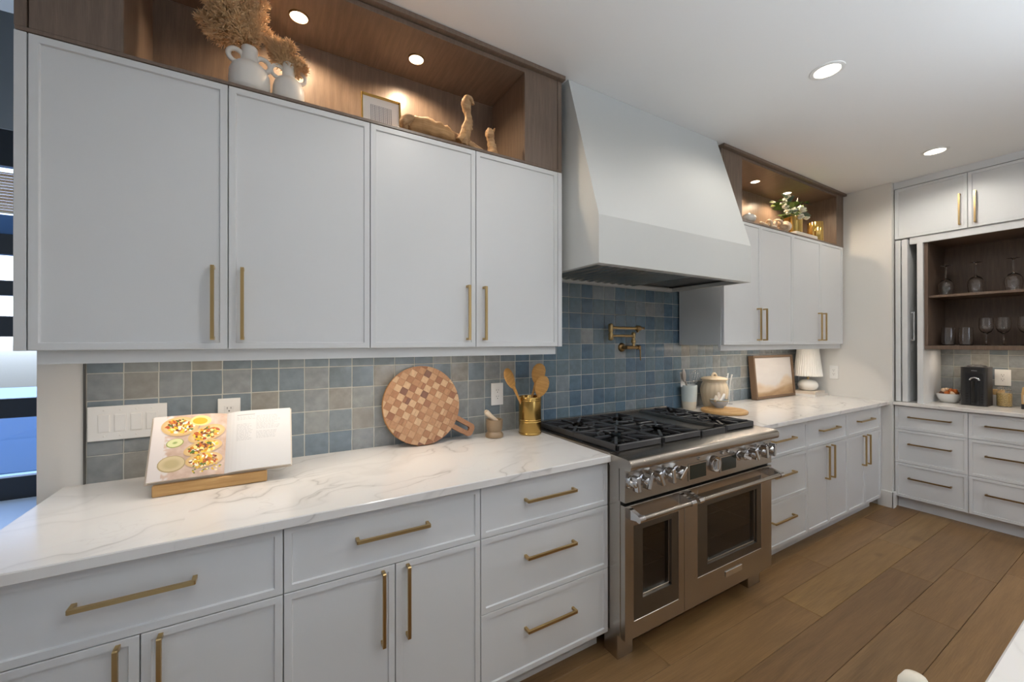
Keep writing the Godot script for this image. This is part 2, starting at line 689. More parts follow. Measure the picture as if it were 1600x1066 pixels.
func _shell() -> void:
	var w := _slab("wall_back", Vector3(-0.743, FL, -2.25), Vector3(4.72, CE, -2.1125), "wall")
	_tiles(w)
	_slab("wall_end", Vector3(4.71, FL, -2.25), Vector3(5.6, CE, -1.372), "wall")
	_slab("wall_right", Vector3(5.45, FL, -1.372), Vector3(5.6, CE, -0.4605), "wall")
	_slab("wall_right_front", Vector3(4.745, FL, -0.4605), Vector3(5.6, CE, 4.1), "wall")
	var c := _slab("ceiling", Vector3(-3.7, CE, -2.57), Vector3(5.6, CE + 0.14, 4.15), "ceiling")
	_slab("wall_left", Vector3(-3.75, FL, -2.57), Vector3(-3.6, CE, 4.1), "wall")
	# wall behind the camera, with an unseen window added to let daylight in
	var s := S()
	for r in [[-3.7, FL, -1.6, CE], [-1.6, FL, 1.4, CE], [3.2, FL, 5.6, CE], [1.4, FL, 3.2, 0.75], [1.4, 2.35, 3.2, CE]]:
		box(s, Vector3(r[0], r[1], 4.0), Vector3(r[2], r[3], 4.15), 0.0)
	struct("wall_front", s, "wall")
	var n := 2
	for x in [2.3]:
		s = S()
		for k in [[-0.9, -0.8, 0.75, 2.35], [0.8, 0.9, 0.75, 2.35], [-0.8, 0.8, 0.75, 0.83], [-0.8, 0.8, 2.27, 2.35], [-0.03, 0.03, 0.83, 2.27]]:
			box(s, Vector3(x + k[0], k[2], 4.02), Vector3(x + k[1], k[3], 4.09), 0.004)
		var win := struct("window_%d" % n, s, "trim")  # unseen window, added for daylight fill
		pl(win, "pane", box(S(), Vector3(x - 0.8, 0.83, 4.05), Vector3(x + 0.8, 2.27, 4.055), 0.0), "pane")
		n += 1
	_floor()
	# skirting at the end wall
	s = S()
	box(s, Vector3(4.696, FL, -1.47), Vector3(4.71, 0.112, -1.36), 0.003)
	box(s, Vector3(4.696, FL, -1.372), Vector3(4.755, 0.112, -1.358), 0.003)
	struct("baseboard_right", s, "trim")
	var i := 0
	for p in [Vector2(2.475, -0.972), Vector2(4.214, -0.981), Vector2(0.71, -0.74), Vector2(2.475, 1.1), Vector2(4.2, 1.1), Vector2(0.7, 1.1), Vector2(2.475, 2.9), Vector2(0.7, 2.9)]:
		if i < 2:
			var t := thing("recessed_light", "bright recessed ceiling downlight in the kitchen ceiling, %s" % ["larger one, ahead of the white range hood", "smaller one, above the pantry upper doors"][i], "ceiling light", Vector3(p.x, CE, p.y), "recessed ceiling lights")
			pl(t, "trim_ring", lathe(S(), V2([0.056, -0.001, 0.058, -0.006, 0.074, -0.004, 0.076, 0.0]), 36), "trim")
			pl(t, "lens", lathe(S(), V2([0.0, -0.003, 0.0565, -0.003]), 36), "lens")
		_spot("recessed_light_beam", Vector3(p.x, CE - 0.012, p.y), rgb8(255, 248, 238), 1.2 * K_SPOT, 82.0, 0.05)
		i += 1


func _floor() -> void:
	var f := struct("floor", box(S(), Vector3(-3.7, FL - 0.12, -2.25), Vector3(5.6, FL - 0.005, 4.15), 0.0), "seam")
	var r := RandomNumberGenerator.new()
	r.seed = 31
	# end joints of the boards that the photograph shows, by row
	var known := {4: [2.52, 3.885], 5: [3.46], 6: [3.0, 3.79], 3: [1.55, 3.11, 4.24], 2: [2.2, 3.9], 7: [2.3, 4.0]}
	var row := 0
	var z := -2.02
	var far := S()
	while z < 4.1:
		var w := 0.2
		var z1 := minf(z + w, 4.12)
		var cuts := []
		if known.has(row):
			cuts = known[row]
		else:
			var x := -3.0 + r.randf() * 1.6
			while x < 5.0:
				cuts.append(x)
				x += r.randf_range(1.1, 2.0)
		var xs := [-3.6]
		xs.append_array(cuts.filter(func(q): return q > -3.5 and q < 5.0))
		xs.append(5.0)
		if z < -1.8 or z > 0.1:
			for k in xs.size() - 1:
				box(far, Vector3(xs[k] + 0.0008, FL - 0.014, z + 0.0008), Vector3(xs[k + 1] - 0.0008, FL, z1 - 0.0008), 0.0012)
		else:
			for k in xs.size() - 1:
				var tone: int = (row * 2 + k * 3 + int(r.randf() * 2.0)) % 6
				pl(f, "plank", box(S(), Vector3(xs[k] + 0.0008, FL - 0.014, z + 0.0008), Vector3(xs[k + 1] - 0.0008, FL + r.randf() * 0.0004, z1 - 0.0008), 0.0016), "plank_%d" % tone)
		z = z1
		row += 1
	var o := pl(f, "outer_planks", far, "plank_0")
	o.set_meta("kind", "stuff")


func tile_mesh(k: int, w := 0.1022, h := 0.1022) -> ArrayMesh:
	var key := "tile%d_%.3f_%.3f" % [k, w, h]
	if cache.has(key):
		return cache[key]
	var r := RandomNumberGenerator.new()
	r.seed = 100 + k
	var s := S()
	var b := []
	var t := []
	var n := 0
	# uneven outline, softly rolled edge, a face that is not quite flat
	for e in [[-1, -1], [0, -1], [1, -1], [1, 0], [1, 1], [0, 1], [-1, 1], [-1, 0]]:
		var j := Vector2(r.randf_range(-0.0006, 0.0006), r.randf_range(-0.0006, 0.0006))
		b.append(Vector3(e[0] * w / 2 + j.x, e[1] * h / 2 + j.y, -0.0045))
		t.append(Vector3(e[0] * (w / 2 - 0.0028) + j.x, e[1] * (h / 2 - 0.0028) + j.y, r.randf_range(-0.0009, 0.0005)))
	var mid := Vector3(r.randf_range(-0.02, 0.02), r.randf_range(-0.02, 0.02), r.randf_range(-0.0002, 0.0011))
	for i in 8:
		var j := (i + 1) % 8
		var out := Vector3(b[i].x + b[j].x, b[i].y + b[j].y, 0).normalized()
		var fi := (Vector3(0, 0, 1) + Vector3(t[i].x, t[i].y, 0) * 1.2).normalized()
		var fj := (Vector3(0, 0, 1) + Vector3(t[j].x, t[j].y, 0) * 1.2).normalized()
		tri(s, t[i], t[j], mid, fi, fj, Vector3(0, 0, 1))
		var e := (out + Vector3(0, 0, 0.7)).normalized()
		tri(s, b[i], b[j], t[j], out, out, fj)
		tri(s, b[i], t[j], t[i], out, fj, fi)
	cache[key] = s.commit()
	return cache[key]


func _tiles(wall: MeshInstance3D) -> void:
	var P := 0.104
	pl(wall, "grout", box(S(), Vector3(-0.614, CT - 0.02, -2.113), Vector3(4.71, 1.46, -2.1075), 0.0), "grout")
	pl(wall, "grout", box(S(), Vector3(1.28, 1.46, -2.113), Vector3(2.80, 1.9, -2.1075), 0.0), "grout")
	pl(wall, "edge_strip", box(S(), Vector3(-0.621, CT, -2.113), Vector3(-0.614, 1.40, -2.102), 0.0008), "steel_dark")
	var r := RandomNumberGenerator.new()
	r.seed = 5
	var small := S()
	for i in range(-1, 51):
		var x := -0.51 + (i + 0.5) * P
		for j in 10:
			var y := 1.327 - 4.0 * P + (j + 0.5) * P
			if y > 1.43 and (x < 1.27 or x > 2.80):
				continue
			if y > 1.86 or x > 4.66:
				continue
			var c: int = r.randi() % 9
			if x > 1.35 and x < 2.8 and c in [1, 3, 7] and r.randf() < 0.6:
				c = 0
			if x > 1.30 and x < 2.80 and r.randf() < 0.86:
				c = 9 + r.randi() % 4  # same tile; the dimmer, bluer look by the range is put into colour
			if x < 1.2 and c in [2, 6] and r.randf() < 0.55:
				c = [1, 3, 5, 7][r.randi() % 4]
			var turn := Basis(Vector3(0, 0, 1), (r.randi() % 4) * PI / 2)
			var k: int = r.randi() % 8
			turn = turn.rotated(Vector3.UP, r.randf_range(-0.006, 0.006)).rotated(Vector3.RIGHT, r.randf_range(-0.006, 0.006))
			var xf := Transform3D(turn, Vector3(x, y, ZW - 0.0005))
			if x > 3.95:
				small.append_from(tile_mesh(k), 0, xf)
				continue
			pm(wall, "tile", tile_mesh(k), "tile_%d" % c, xf)
	var far := pl(wall, "far_tiles", small, "tile_5")
	far.set_meta("kind", "stuff")


# ---------------------------------------------------------------- cabinets
func front_mesh(w: float, h: float, border := 0.021) -> ArrayMesh:
	var key := "front%.4f_%.4f" % [w, h]
	if cache.has(key):
		return cache[key]
	var s := S()
	var c := 0.0012
	var rec := 0.0065
	var ring := func(dx: float, z: float) -> Array:
		return [Vector3(-w / 2 + dx, -h / 2 + dx, z), Vector3(w / 2 - dx, -h / 2 + dx, z), Vector3(w / 2 - dx, h / 2 - dx, z), Vector3(-w / 2 + dx, h / 2 - dx, z)]
	var rs := [ring.call(0.0, -0.02), ring.call(0.0, -c), ring.call(c, 0.0), ring.call(border, 0.0), ring.call(border + 0.0025, -rec), ring.call(border + 0.004, -rec)]
	var side := [Vector3(0, -1, 0), Vector3(1, 0, 0), Vector3(0, 1, 0), Vector3(-1, 0, 0)]
	for i in rs.size() - 1:
		for k in 4:
			var l := (k + 1) % 4
			var n: Vector3 = side[k]
			if i == 1:
				n = (side[k] + Vector3(0, 0, 1)).normalized()
			elif i == 2 or i == 4:
				n = Vector3(0, 0, 1)
			elif i == 3:
				n = (-side[k] * 2.0 + Vector3(0, 0, 1)).normalized()
			quad(s, rs[i][k], rs[i][l], rs[i + 1][l], rs[i + 1][k], n)
	quad(s, rs[5][0], rs[5][1], rs[5][2], rs[5][3], Vector3(0, 0, 1))
	quad(s, rs[0][0], rs[0][1], rs[0][2], rs[0][3], Vector3(0, 0, -1))
	cache[key] = s.commit()
	return cache[key]


# a bar pull along x, its back on z = 0
func pull_mesh(length: float, th := 0.0105, out := 0.035) -> ArrayMesh:
	var key := "pull%.3f_%.4f" % [length, th]
	if cache.has(key):
		return cache[key]
	var s := S()
	var h := length / 2
	var poly := PackedVector2Array([Vector2(-h, 0), Vector2(-h + th, 0), Vector2(-h + th, out - th), Vector2(h - th, out - th), Vector2(h - th, 0), Vector2(h, 0), Vector2(h, out - 0.003), Vector2(h - 0.003, out), Vector2(-h + 0.003, out), Vector2(-h, out - 0.003)])
	# drawn in (x, z), pushed along y
	var xf := Transform3D(Basis(Vector3(1, 0, 0), Vector3(0, 0, 1), Vector3(0, -1, 0)), Vector3.ZERO)
	extr(s, poly, -th / 2, th / 2, xf)
	cache[key] = s.commit()
	return cache[key]


# fronts: [part name, x0, x1, y0, y1, pull ("h", "l", "r", "L", "R"), pull length], the face of the fronts at z = 0
func cabinet(called: String, label: String, at: Vector3, w: float, y0: float, y1: float, depth: float, fronts: Array, group := "", turn := 0.0, metal := "brass", toe := true) -> Node3D:
	var t := thing(called, label, "cabinet", at, group, turn)
	pl(t, "body", box(S(), Vector3(0, y0, -depth), Vector3(w, y1, -0.022), 0.001), "cabinet")
	if toe:
		pl(t, "toe_kick", box(S(), Vector3(0, 0, -0.095), Vector3(w, y0, -0.08), 0.0), "cabinet")
	for f in fronts:
		var fw: float = f[2] - f[1] - 0.003
		var fh: float = f[4] - f[3] - 0.003
		var d := pm(t, f[0], front_mesh(fw, fh), "cabinet", Transform3D(Basis(), Vector3((f[1] + f[2]) / 2, (f[3] + f[4]) / 2, 0)))
		if f[5] == "":
			continue
		var pb := Basis()
		var pp := Vector3(0, 0.012 if fh < 0.22 else 0.028, 0)
		if f[5] != "h":
			pb = Basis(Vector3(0, 0, 1), PI / 2)
			pp.x = (-1.0 if f[5].to_lower() == "l" else 1.0) * (fw / 2 - 0.041)
			# small letter: hangs low on a wall cabinet; capital: sits high on a base cabinet
			pp.y = (-fh / 2 + 0.032 + f[6] / 2) if f[5] == f[5].to_lower() else (fh / 2 - 0.010 - f[6] / 2)
		pp.z = -0.0065
		pm(d, "handle", pull_mesh(f[6]), metal, Transform3D(pb, pp))
	return t


func _left_run() -> void:
	# wall cabinets: two pairs of doors, the face at z = -1.72
	var base := Vector3(-0.625, 1.42, -1.72)
	var dw := 0.4792
	for k in 2:
		cabinet("wall_cabinet", ["white two-door wall cabinet above the open cookbook, under the pampas grass", "white two-door wall cabinet above the round chequered board, under the driftwood"][k], base + Vector3(k * dw * 2, 0, 0), dw * 2, 0.0, 0.9285, 0.372, [["door", 0.0, dw, 0.0, 0.929, "r", 0.255], ["door", dw, dw * 2, 0.0, 0.929, "l", 0.255]], "white wall cabinets left of the hood", 0.0, "brass", false)
	tag(pl(self, "end_panel", box(S(), Vector3(-0.653, 1.42, -2.112), Vector3(-0.6275, 2.349, -1.722), 0.001), "cabinet"), "narrow white end panel closing the left wall cabinets beside the opening", "panel")
	tag(pl(self, "end_panel", box(S(), Vector3(1.2945, 1.42, -2.103), Vector3(1.321, 2.349, -1.722), 0.001), "cabinet"), "narrow white end panel of the left wall cabinets beside the hood", "panel")
	tag(pl(self, "light_rail", box(S(), Vector3(-0.615, 1.379, -1.768), Vector3(1.297, 1.4195, -1.748), 0.001), "cabinet"), "white light rail under the left wall cabinets above the cookbook", "rail")
	var s := S()
	_niche(-0.653, 1.321, -0.418, 1.086, "left", [0.082, 0.583], "open oak display shelf above the left wall cabinets holding pampas grass and driftwood", ["warm puck light in the left open shelf beside the pampas grass", "warm puck light in the left open shelf above the small gold frame"])
	_led(-0.61, 0.95, "warm light strip under the left wall cabinets above the cookbook")
	# base cabinets: three units 0.667 wide, the face at z = -1.412
	base = Vector3(-0.648, FL, -1.412)
	var u := 0.667
	var y := [0.105, 0.408, 0.705, 0.909]
	var n := ["white base cabinet with one wide drawer, nearest the camera at the left", "white base cabinet with one wide drawer, between the leftmost unit and the drawer stack"]
	for k in 2:
		cabinet("base_cabinet", n[k], base + Vector3(k * u, 0, 0), u, y[0], y[3] + 0.003, 0.68, [["drawer", 0, u, y[2], y[3], "h", 0.25], ["door", 0, 0.3385, y[0], y[2], "R", 0.252], ["door", 0.3385, u, y[0], y[2], "L", 0.252]], "white base cabinets left of the range")
	cabinet("drawer_unit", "white three-drawer base unit directly left of the steel range", base + Vector3(2 * u, 0, 0), u, y[0], y[3] + 0.003, 0.68, [["drawer", 0, u, y[2], y[3], "h", 0.26], ["drawer", 0, u, y[1], y[2], "h", 0.26], ["drawer", 0, u, y[0], y[1], "h", 0.26]], "white base cabinets left of the range")
	s = S()
	box(s, Vector3(-0.676, CT - 0.031, -2.111), Vector3(1.350, CT, -1.386), 0.003)
	tag(pl(self, "countertop", s, "marble"), "white veined marble worktop left of the range under the cookbook", "countertop")


func _led(x0: float, x1: float, label: String) -> void:
	var t := thing("under_cabinet_light", label, "light strip", Vector3((x0 + x1) / 2, 1.412, -1.80))
	pw(t, "housing", box(S(), Vector3(x0, 1.411, -1.812), Vector3(x1, 1.4195, -1.788), 0.001), "trim")
	pw(t, "glowing_strip", box(S(), Vector3(x0 + 0.01, 1.4085, -1.808), Vector3(x1 - 0.01, 1.411, -1.792), 0.0005), "led")
	_area("under_cabinet_light_glow", Vector3((x0 + x1) / 2, 1.405, -1.80), Vector3((x0 + x1) / 2, 0.9, -1.80), Vector2(x1 - x0 - 0.02, 0.014), rgb8(255, 239, 220), 0.42 * K_UNDER)


func _niche(x0: float, x1: float, o0: float, o1: float, side: String, pucks: Array, label: String, puck_labels: Array) -> void:
	var t := thing("open_shelf", label, "shelf", Vector3((x0 + x1) / 2, 2.349, -1.9))
	var y0 := 2.3505
	var top := 2.812
	pw(t, "bottom_panel", box(S(), Vector3(x0 + 0.002, y0, -2.105), Vector3(x1 - 0.002, y0 + 0.012, -1.7205), 0.001), "niche_wood")
	pw(t, "back_panel", box(S(), Vector3(o0 - 0.02, y0 + 0.012, -2.105), Vector3(o1 + 0.02, top, -2.075), 0.0), "niche_wood")
	pw(t, "top_panel", box(S(), Vector3(o0, top, -2.075), Vector3(o1, top + 0.022, -1.7215), 0.001), "niche_wood")
	pw(t, "stile", box(S(), Vector3(x0 + 0.030, y0 + 0.012, -1.742), Vector3(o0, top + 0.024, -1.7215), 0.0012), "niche_wood")
	pw(t, "stile", box(S(), Vector3(o1, y0 + 0.012, -1.742), Vector3(x1 - 0.030, top + 0.024, -1.7215), 0.0012), "niche_wood")
	pw(t, "reveal", box(S(), Vector3(o0 - 0.018, y0 + 0.012, -2.075), Vector3(o0 - 0.0003, top, -1.742), 0.0), "niche_wood")
	pw(t, "reveal", box(S(), Vector3(o1 + 0.0003, y0 + 0.012, -2.075), Vector3(o1 + 0.018, top, -1.742), 0.0), "niche_wood")
	pw(t, "end_panel", box(S(), Vector3(x0, y0 + 0.012, -2.11), Vector3(x0 + 0.026, top + 0.024, -1.7225), 0.001), "niche_wood")
	pw(t, "end_panel", box(S(), Vector3(x1 - 0.026, y0 + 0.012, -2.11), Vector3(x1, top + 0.024, -1.7225), 0.001), "niche_wood")
	pw(t, "crown_moulding", box(S(), Vector3(x0 - 0.006, top + 0.024, -2.11), Vector3(x1 + 0.006, CE - 0.0005, -1.694), 0.002), "niche_wood")
	for k in 2:
		var p := Vector3(pucks[k], top, -1.905)
		var l := thing("puck_light", puck_labels[k], "spotlight", p, "puck lights in the %s open shelf" % side)
		pl(l, "bezel", lathe(S(), V2([0.033, -0.001, 0.034, -0.005, 0.038, -0.004, 0.039, 0.0]), 28), "brass_dark")
		pl(l, "lens", lathe(S(), V2([0.0, -0.003, 0.0335, -0.003]), 28), "lens")
		_spot("puck_light_beam", p + Vector3(0, -0.010, 0), rgb8(255, 226, 190), 0.30 * K_PUCK, 78.0, 0.022)


# ---------------------------------------------------------------- hood
func _hood() -> void:
	var t := thing("range_hood", "large white plastered range hood with sloping front between the wall cabinets", "range hood", Vector3(2.014, 1.83, -1.8))
	var x0 := 1.3555
	var x1 := 2.673
	var zb := -2.1035
	var yb := 1.832
	var th := 0.03
	# outer shell: sides, sloping front and upright apron as one piece, open below
	var prof := PackedVector2Array([Vector2(zb, yb), Vector2(-1.506, yb), Vector2(-1.506, 2.064), Vector2(-1.740, CE - 0.001), Vector2(zb, CE - 0.001)])
	var xz := Transform3D(Basis(Vector3(0, 0, 1), Vector3(0, 1, 0), Vector3(-1, 0, 0)), Vector3.ZERO)
	var s := S()
	extr(s, prof, -x0 - th, -x0, xz)
	extr(s, prof, -x1, -x1 + th, xz)
	var front := PackedVector2Array([Vector2(-1.474, yb), Vector2(-1.474, 2.070), Vector2(-1.708, CE - 0.001), Vector2(-1.740, CE - 0.001), Vector2(-1.506, 2.064), Vector2(-1.506, yb)])
	extr(s, front, -x1, -x0, xz)
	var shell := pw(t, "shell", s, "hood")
	s = S()
	box(s, Vector3(x0 + th, yb + 0.001, zb), Vector3(x1 - th, yb + 0.024, zb + 0.05), 0.002)
	box(s, Vector3(x0 + th, yb + 0.001, -1.53), Vector3(x1 - th, yb + 0.024, -1.506), 0.002)
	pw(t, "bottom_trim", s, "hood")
	s = S()
	box(s, Vector3(x0 + th, yb + 0.085, zb + 0.002), Vector3(x1 - th, yb + 0.095, -1.508), 0.0)
	box(s, Vector3(x0 + th, yb + 0.024, zb + 0.03), Vector3(x0 + th + 0.012, yb + 0.085, -1.53), 0.0)
	box(s, Vector3(x1 - th - 0.012, yb + 0.024, zb + 0.03), Vector3(x1 - th, yb + 0.085, -1.53), 0.0)
	pw(t, "liner", s, "steel_dark")
	pw(t, "blank_panel", box(S(), Vector3(x0 + 0.875, yb + 0.034, zb + 0.056), Vector3(x1 - th - 0.014, yb + 0.042, -1.534), 0.001), "steel_dark")
	# baffle filters: three panels of sloping channels
	var xa := x0 + 0.075
	for k in 2:
		s = S()
		for i in 6:
			var x := xa + i * 0.066
			var b := PackedVector2Array([Vector2(x, yb + 0.046), Vector2(x + 0.012, yb + 0.014), Vector2(x + 0.034, yb + 0.010), Vector2(x + 0.046, yb + 0.040), Vector2(x + 0.046, yb + 0.052), Vector2(x, yb + 0.056)])
			extr(s, b, zb + 0.06, -1.55, Transform3D(), true)
		box(s, Vector3(xa - 0.008, yb + 0.024, -1.552), Vector3(xa + 0.392, yb + 0.05, -1.536), 0.001)
		box(s, Vector3(xa - 0.008, yb + 0.024, zb + 0.052), Vector3(xa + 0.392, yb + 0.05, zb + 0.066), 0.001)
		pw(t, "baffle_filter", s, "steel")
		xa += 0.402


# ---------------------------------------------------------------- range
func _range() -> void:
	var t := thing("range_cooker", "wide stainless steel double-oven gas range between the two worktops", "range", Vector3(1.972, FL, -1.7))
	var x0 := 1.358
	var x1 := 2.588
	var xs := 1.772
	var zf := -1.308
	var s := S()
	box(s, Vector3(x0, 0.088, -2.09), Vector3(x0 + 0.02, 0.866, zf - 0.032), 0.002)
	box(s, Vector3(x1 - 0.02, 0.088, -2.09), Vector3(x1, 0.866, zf - 0.032), 0.002)
	box(s, Vector3(xs - 0.03, 0.088, -2.09), Vector3(xs + 0.03, 0.866, zf - 0.032), 0.0)
	box(s, Vector3(x0 + 0.02, 0.088, -2.09), Vector3(x1 - 0.02, 0.11, zf - 0.032), 0.0)
	box(s, Vector3(x0 + 0.02, 0.11, -2.09), Vector3(x1 - 0.02, 0.866, -2.07), 0.0)
	box(s, Vector3(x0 + 0.02, 0.68, -2.07), Vector3(x1 - 0.02, 0.866, zf - 0.04), 0.0)
	pw(t, "body", s, "steel")
	# panel with the knobs, then the rounded front rail and the deck
	pw(t, "control_panel", box(S(), Vector3(x0, 0.713, zf - 0.04), Vector3(x1, 0.870, zf), 0.002), "steel")
	var rail := PackedVector2Array([Vector2(-1.40, 0.868), Vector2(-1.278, 0.868), Vector2(-1.269, 0.871), Vector2(-1.264, 0.880), Vector2(-1.263, 0.898), Vector2(-1.266, 0.908), Vector2(-1.274, 0.915), Vector2(-1.290, 0.9185), Vector2(-1.40, 0.9205)])
	s = S()
	extr(s, rail, -x1 + 0.001, -x0 + 0.010, Transform3D(Basis(Vector3(0, 0, 1), Vector3(0, 1, 0), Vector3(-1, 0, 0)), Vector3.ZERO), true)
	pw(t, "front_rail", s, "steel")
	s = S()
	box(s, Vector3(x0, 0.866, -2.10), Vector3(x0 + 0.03, 0.9205, -1.40), 0.002)
	box(s, Vector3(x1 - 0.03, 0.866, -2.10), Vector3(x1, 0.9205, -1.40), 0.002)
	box(s, Vector3(x0, 0.866, -2.103), Vector3(x1, 0.952, -2.062), 0.003)
	pw(t, "deck_trim", s, "steel")
	pw(t, "burner_pan", box(S(), Vector3(x0 + 0.03, 0.89, -2.062), Vector3(x1 - 0.03, 0.907, -1.40), 0.0), "enamel")
	pw(t, "black_strip", box(S(), Vector3(x0 + 0.004, 0.700, zf - 0.04), Vector3(x1 - 0.004, 0.713, zf - 0.02), 0.0), "dark_gap")
	for x in [[x0 + 0.005, x0 + 0.105], [x1 - 0.155, x1 - 0.03]]:
		pw(t, "foot", box(S(), Vector3(x[0], FL, -1.45), Vector3(x[1], 0.088, -1.362), 0.002), "steel")
	pw(t, "foot", box(S(), Vector3(x0 + 0.02, FL, -2.06), Vector3(x0 + 0.10, 0.088, -1.98), 0.002), "steel")
	pw(t, "foot", box(S(), Vector3(x1 - 0.10, FL, -2.06), Vector3(x1 - 0.02, 0.088, -1.98), 0.002), "steel")
	# two ovens: cavity, racks, door with its window and handle
	var doors := [[x0, xs - 0.0015, 1.413, 1.728, 0.165, 0.600, 1.474, 1.677, 0.252, 0.575], [xs + 0.0015, x1, 1.878, 2.475, 0.225, 0.655, 1.962, 2.432, 0.268, 0.582]]
	for d in doors:
		s = S()
		var ca := Vector3(d[0] + 0.022, 0.125, -2.05)
		var cb := Vector3(d[1] - 0.022, 0.672, zf - 0.036)
		box(s, ca, Vector3(cb.x, ca.y + 0.006, cb.z), 0.0)
		box(s, Vector3(ca.x, cb.y - 0.006, ca.z), cb, 0.0)
		box(s, ca, Vector3(ca.x + 0.006, cb.y, cb.z), 0.0)
		box(s, Vector3(cb.x - 0.006, ca.y, ca.z), cb, 0.0)
		box(s, ca, Vector3(cb.x, cb.y, ca.z + 0.006), 0.0)
		pw(t, "oven_cavity", s, "coffee_side")
		for ry: float in [0.33, 0.47]:
			s = S()
			for k in 7:
				var z := lerpf(-1.98, -1.40, k / 6.0)
				tube(s, [Vector3(ca.x + 0.008, ry, z), Vector3(cb.x - 0.008, ry, z)], 0.0025, 6)
			tube(s, [Vector3(ca.x + 0.012, ry, -2.0), Vector3(ca.x + 0.012, ry, -1.39)], 0.003, 6)
			tube(s, [Vector3(cb.x - 0.012, ry, -2.0), Vector3(cb.x - 0.012, ry, -1.39)], 0.003, 6)
			pw(t, "oven_rack", s, "chrome")
		# door slab with a window opening, a set-back grey surround
		s = S()
		var yb := 0.086
		var yt := 0.698
		box(s, Vector3(d[0], yb, zf - 0.03), Vector3(d[2], yt, zf), 0.002)
		box(s, Vector3(d[3], yb, zf - 0.03), Vector3(d[1], yt, zf), 0.002)
		box(s, Vector3(d[2], yb, zf - 0.03), Vector3(d[3], d[4], zf), 0.002)
		box(s, Vector3(d[2], d[5], zf - 0.03), Vector3(d[3], yt, zf), 0.002)
		var door := pw(t, "oven_door", s, "steel")
		s = S()
		box(s, Vector3(d[2], d[4], zf - 0.03), Vector3(d[6], d[5], zf - 0.003), 0.0)
		box(s, Vector3(d[7], d[4], zf - 0.03), Vector3(d[3], d[5], zf - 0.003), 0.0)
		box(s, Vector3(d[6], d[4], zf - 0.03), Vector3(d[7], d[8], zf - 0.003), 0.0)
		box(s, Vector3(d[6], d[9], zf - 0.03), Vector3(d[7], d[5], zf - 0.003), 0.0)
		pw(door, "window_surround", s, "steel_dark")
		s = S()
		for k in [[d[6], d[8], d[7], d[8] + 0.012], [d[7] - 0.010, d[8], d[7], d[9]]]:
			box(s, Vector3(k[0], k[1], zf - 0.03), Vector3(k[2], k[3], zf - 0.012), 0.001)
		pw(door, "window_bezel", s, "steel")
		pw(door, "window_glass", box(S(), Vector3(d[6], d[8], zf - 0.028), Vector3(d[7], d[9], zf - 0.023), 0.0), "oven_glass")
		# tubular handle on two wedge brackets
		var ha: float = d[0] + 0.012
		var hb: float = d[1] - 0.010
		s = S()
		tube(s, [Vector3(ha + 0.03, 0.662, -1.243), Vector3(hb - 0.03, 0.662, -1.243)], 0.0115, 18)
		var h := pw(door, "handle", s, "steel")
		for xx: float in [ha, hb - 0.034]:
			s = S()
			tube(s, [Vector3(xx, 0.662, -1.243), Vector3(xx + 0.034, 0.662, -1.243)], 0.0145, 18)
			var wedge := PackedVector2Array([Vector2(zf, 0.690), Vector2(zf, 0.640), Vector2(-1.250, 0.650), Vector2(-1.236, 0.655), Vector2(-1.236, 0.668), Vector2(-1.252, 0.676)])
			extr(s, wedge, -xx - 0.028, -xx - 0.006, Transform3D(Basis(Vector3(0, 0, 1), Vector3(0, 1, 0), Vector3(-1, 0, 0)), Vector3.ZERO))
			pw(door, "handle_bracket", s, "chrome")
		if d[0] > 1.5:
			pw(door, "badge", box(S(), Vector3(2.115, 0.158, zf), Vector3(2.268, 0.190, zf + 0.005), 0.002), "chrome")
	# knobs
	var star := S()
	lathe(star, V2([0.0, 0.008, 0.020, 0.008, 0.024, 0.005, 0.025, 0.0]), 26)
	lathe(star, V2([0.0, 0.040, 0.013, 0.040, 0.016, 0.037, 0.017, 0.008]), 22)
	box(star, Vector3(-0.0085, 0.012, -0.030), Vector3(0.0085, 0.047, 0.030), 0.003)
	var knob := star.commit()
	var turns := [0.15, -0.3, 0.4, 0.1, -0.8, 1.2, 0.5, 0.2, -0.1]
	var kx := [1.393, 1.470, 1.548, 1.632, 1.706, 2.245, 2.345, 2.450, 2.535]
	for k in 9:
		pm(t, "knob", knob, "chrome", Transform3D(Basis(Vector3.RIGHT, PI / 2).scaled(Vector3(1.18, 1.18, 1.12)).rotated(Vector3(0, 0, 1), turns[k]), Vector3(kx[k], 0.806, zf) - t.position))
	s = S()
	lathe(s, V2([0.0, 0.016, 0.026, 0.016, 0.034, 0.022, 0.039, 0.022, 0.042, 0.016, 0.043, 0.0]), 36)
	box(s, Vector3(-0.006, 0.014, -0.027), Vector3(0.006, 0.028, 0.027), 0.002)
	pl(t, "clock_dial", s, "chrome", Transform3D(Basis(Vector3.RIGHT, PI / 2), Vector3(2.01, 0.797, zf) - t.position))
	for x in [[1.80, 1.952], [2.068, 2.222]]:
		var dp := pw(t, "display_bezel", box(S(), Vector3(x[0], 0.735, zf), Vector3(x[1], 0.823, zf + 0.004), 0.0015), "steel")
		pw(dp, "display", box(S(), Vector3(x[0] + 0.010, 0.744, zf + 0.004), Vector3(x[1] - 0.010, 0.815, zf + 0.0052), 0.0004), "display")
	for p in [Vector2(1.888, 0.840), Vector2(2.085, 0.843), Vector2(2.135, 0.845)]:
		pl(t, "button", lathe(S(), V2([0.0, 0.009, 0.006, 0.009, 0.008, 0.006, 0.0085, 0.0]), 16), "chrome", Transform3D(Basis(Vector3.RIGHT, PI / 2), Vector3(p.x, p.y, zf) - t.position))
	# burners under grates, and a steel griddle
	var gx := [[1.394, 1.712], [1.718, 2.034], [2.268, 2.553]]
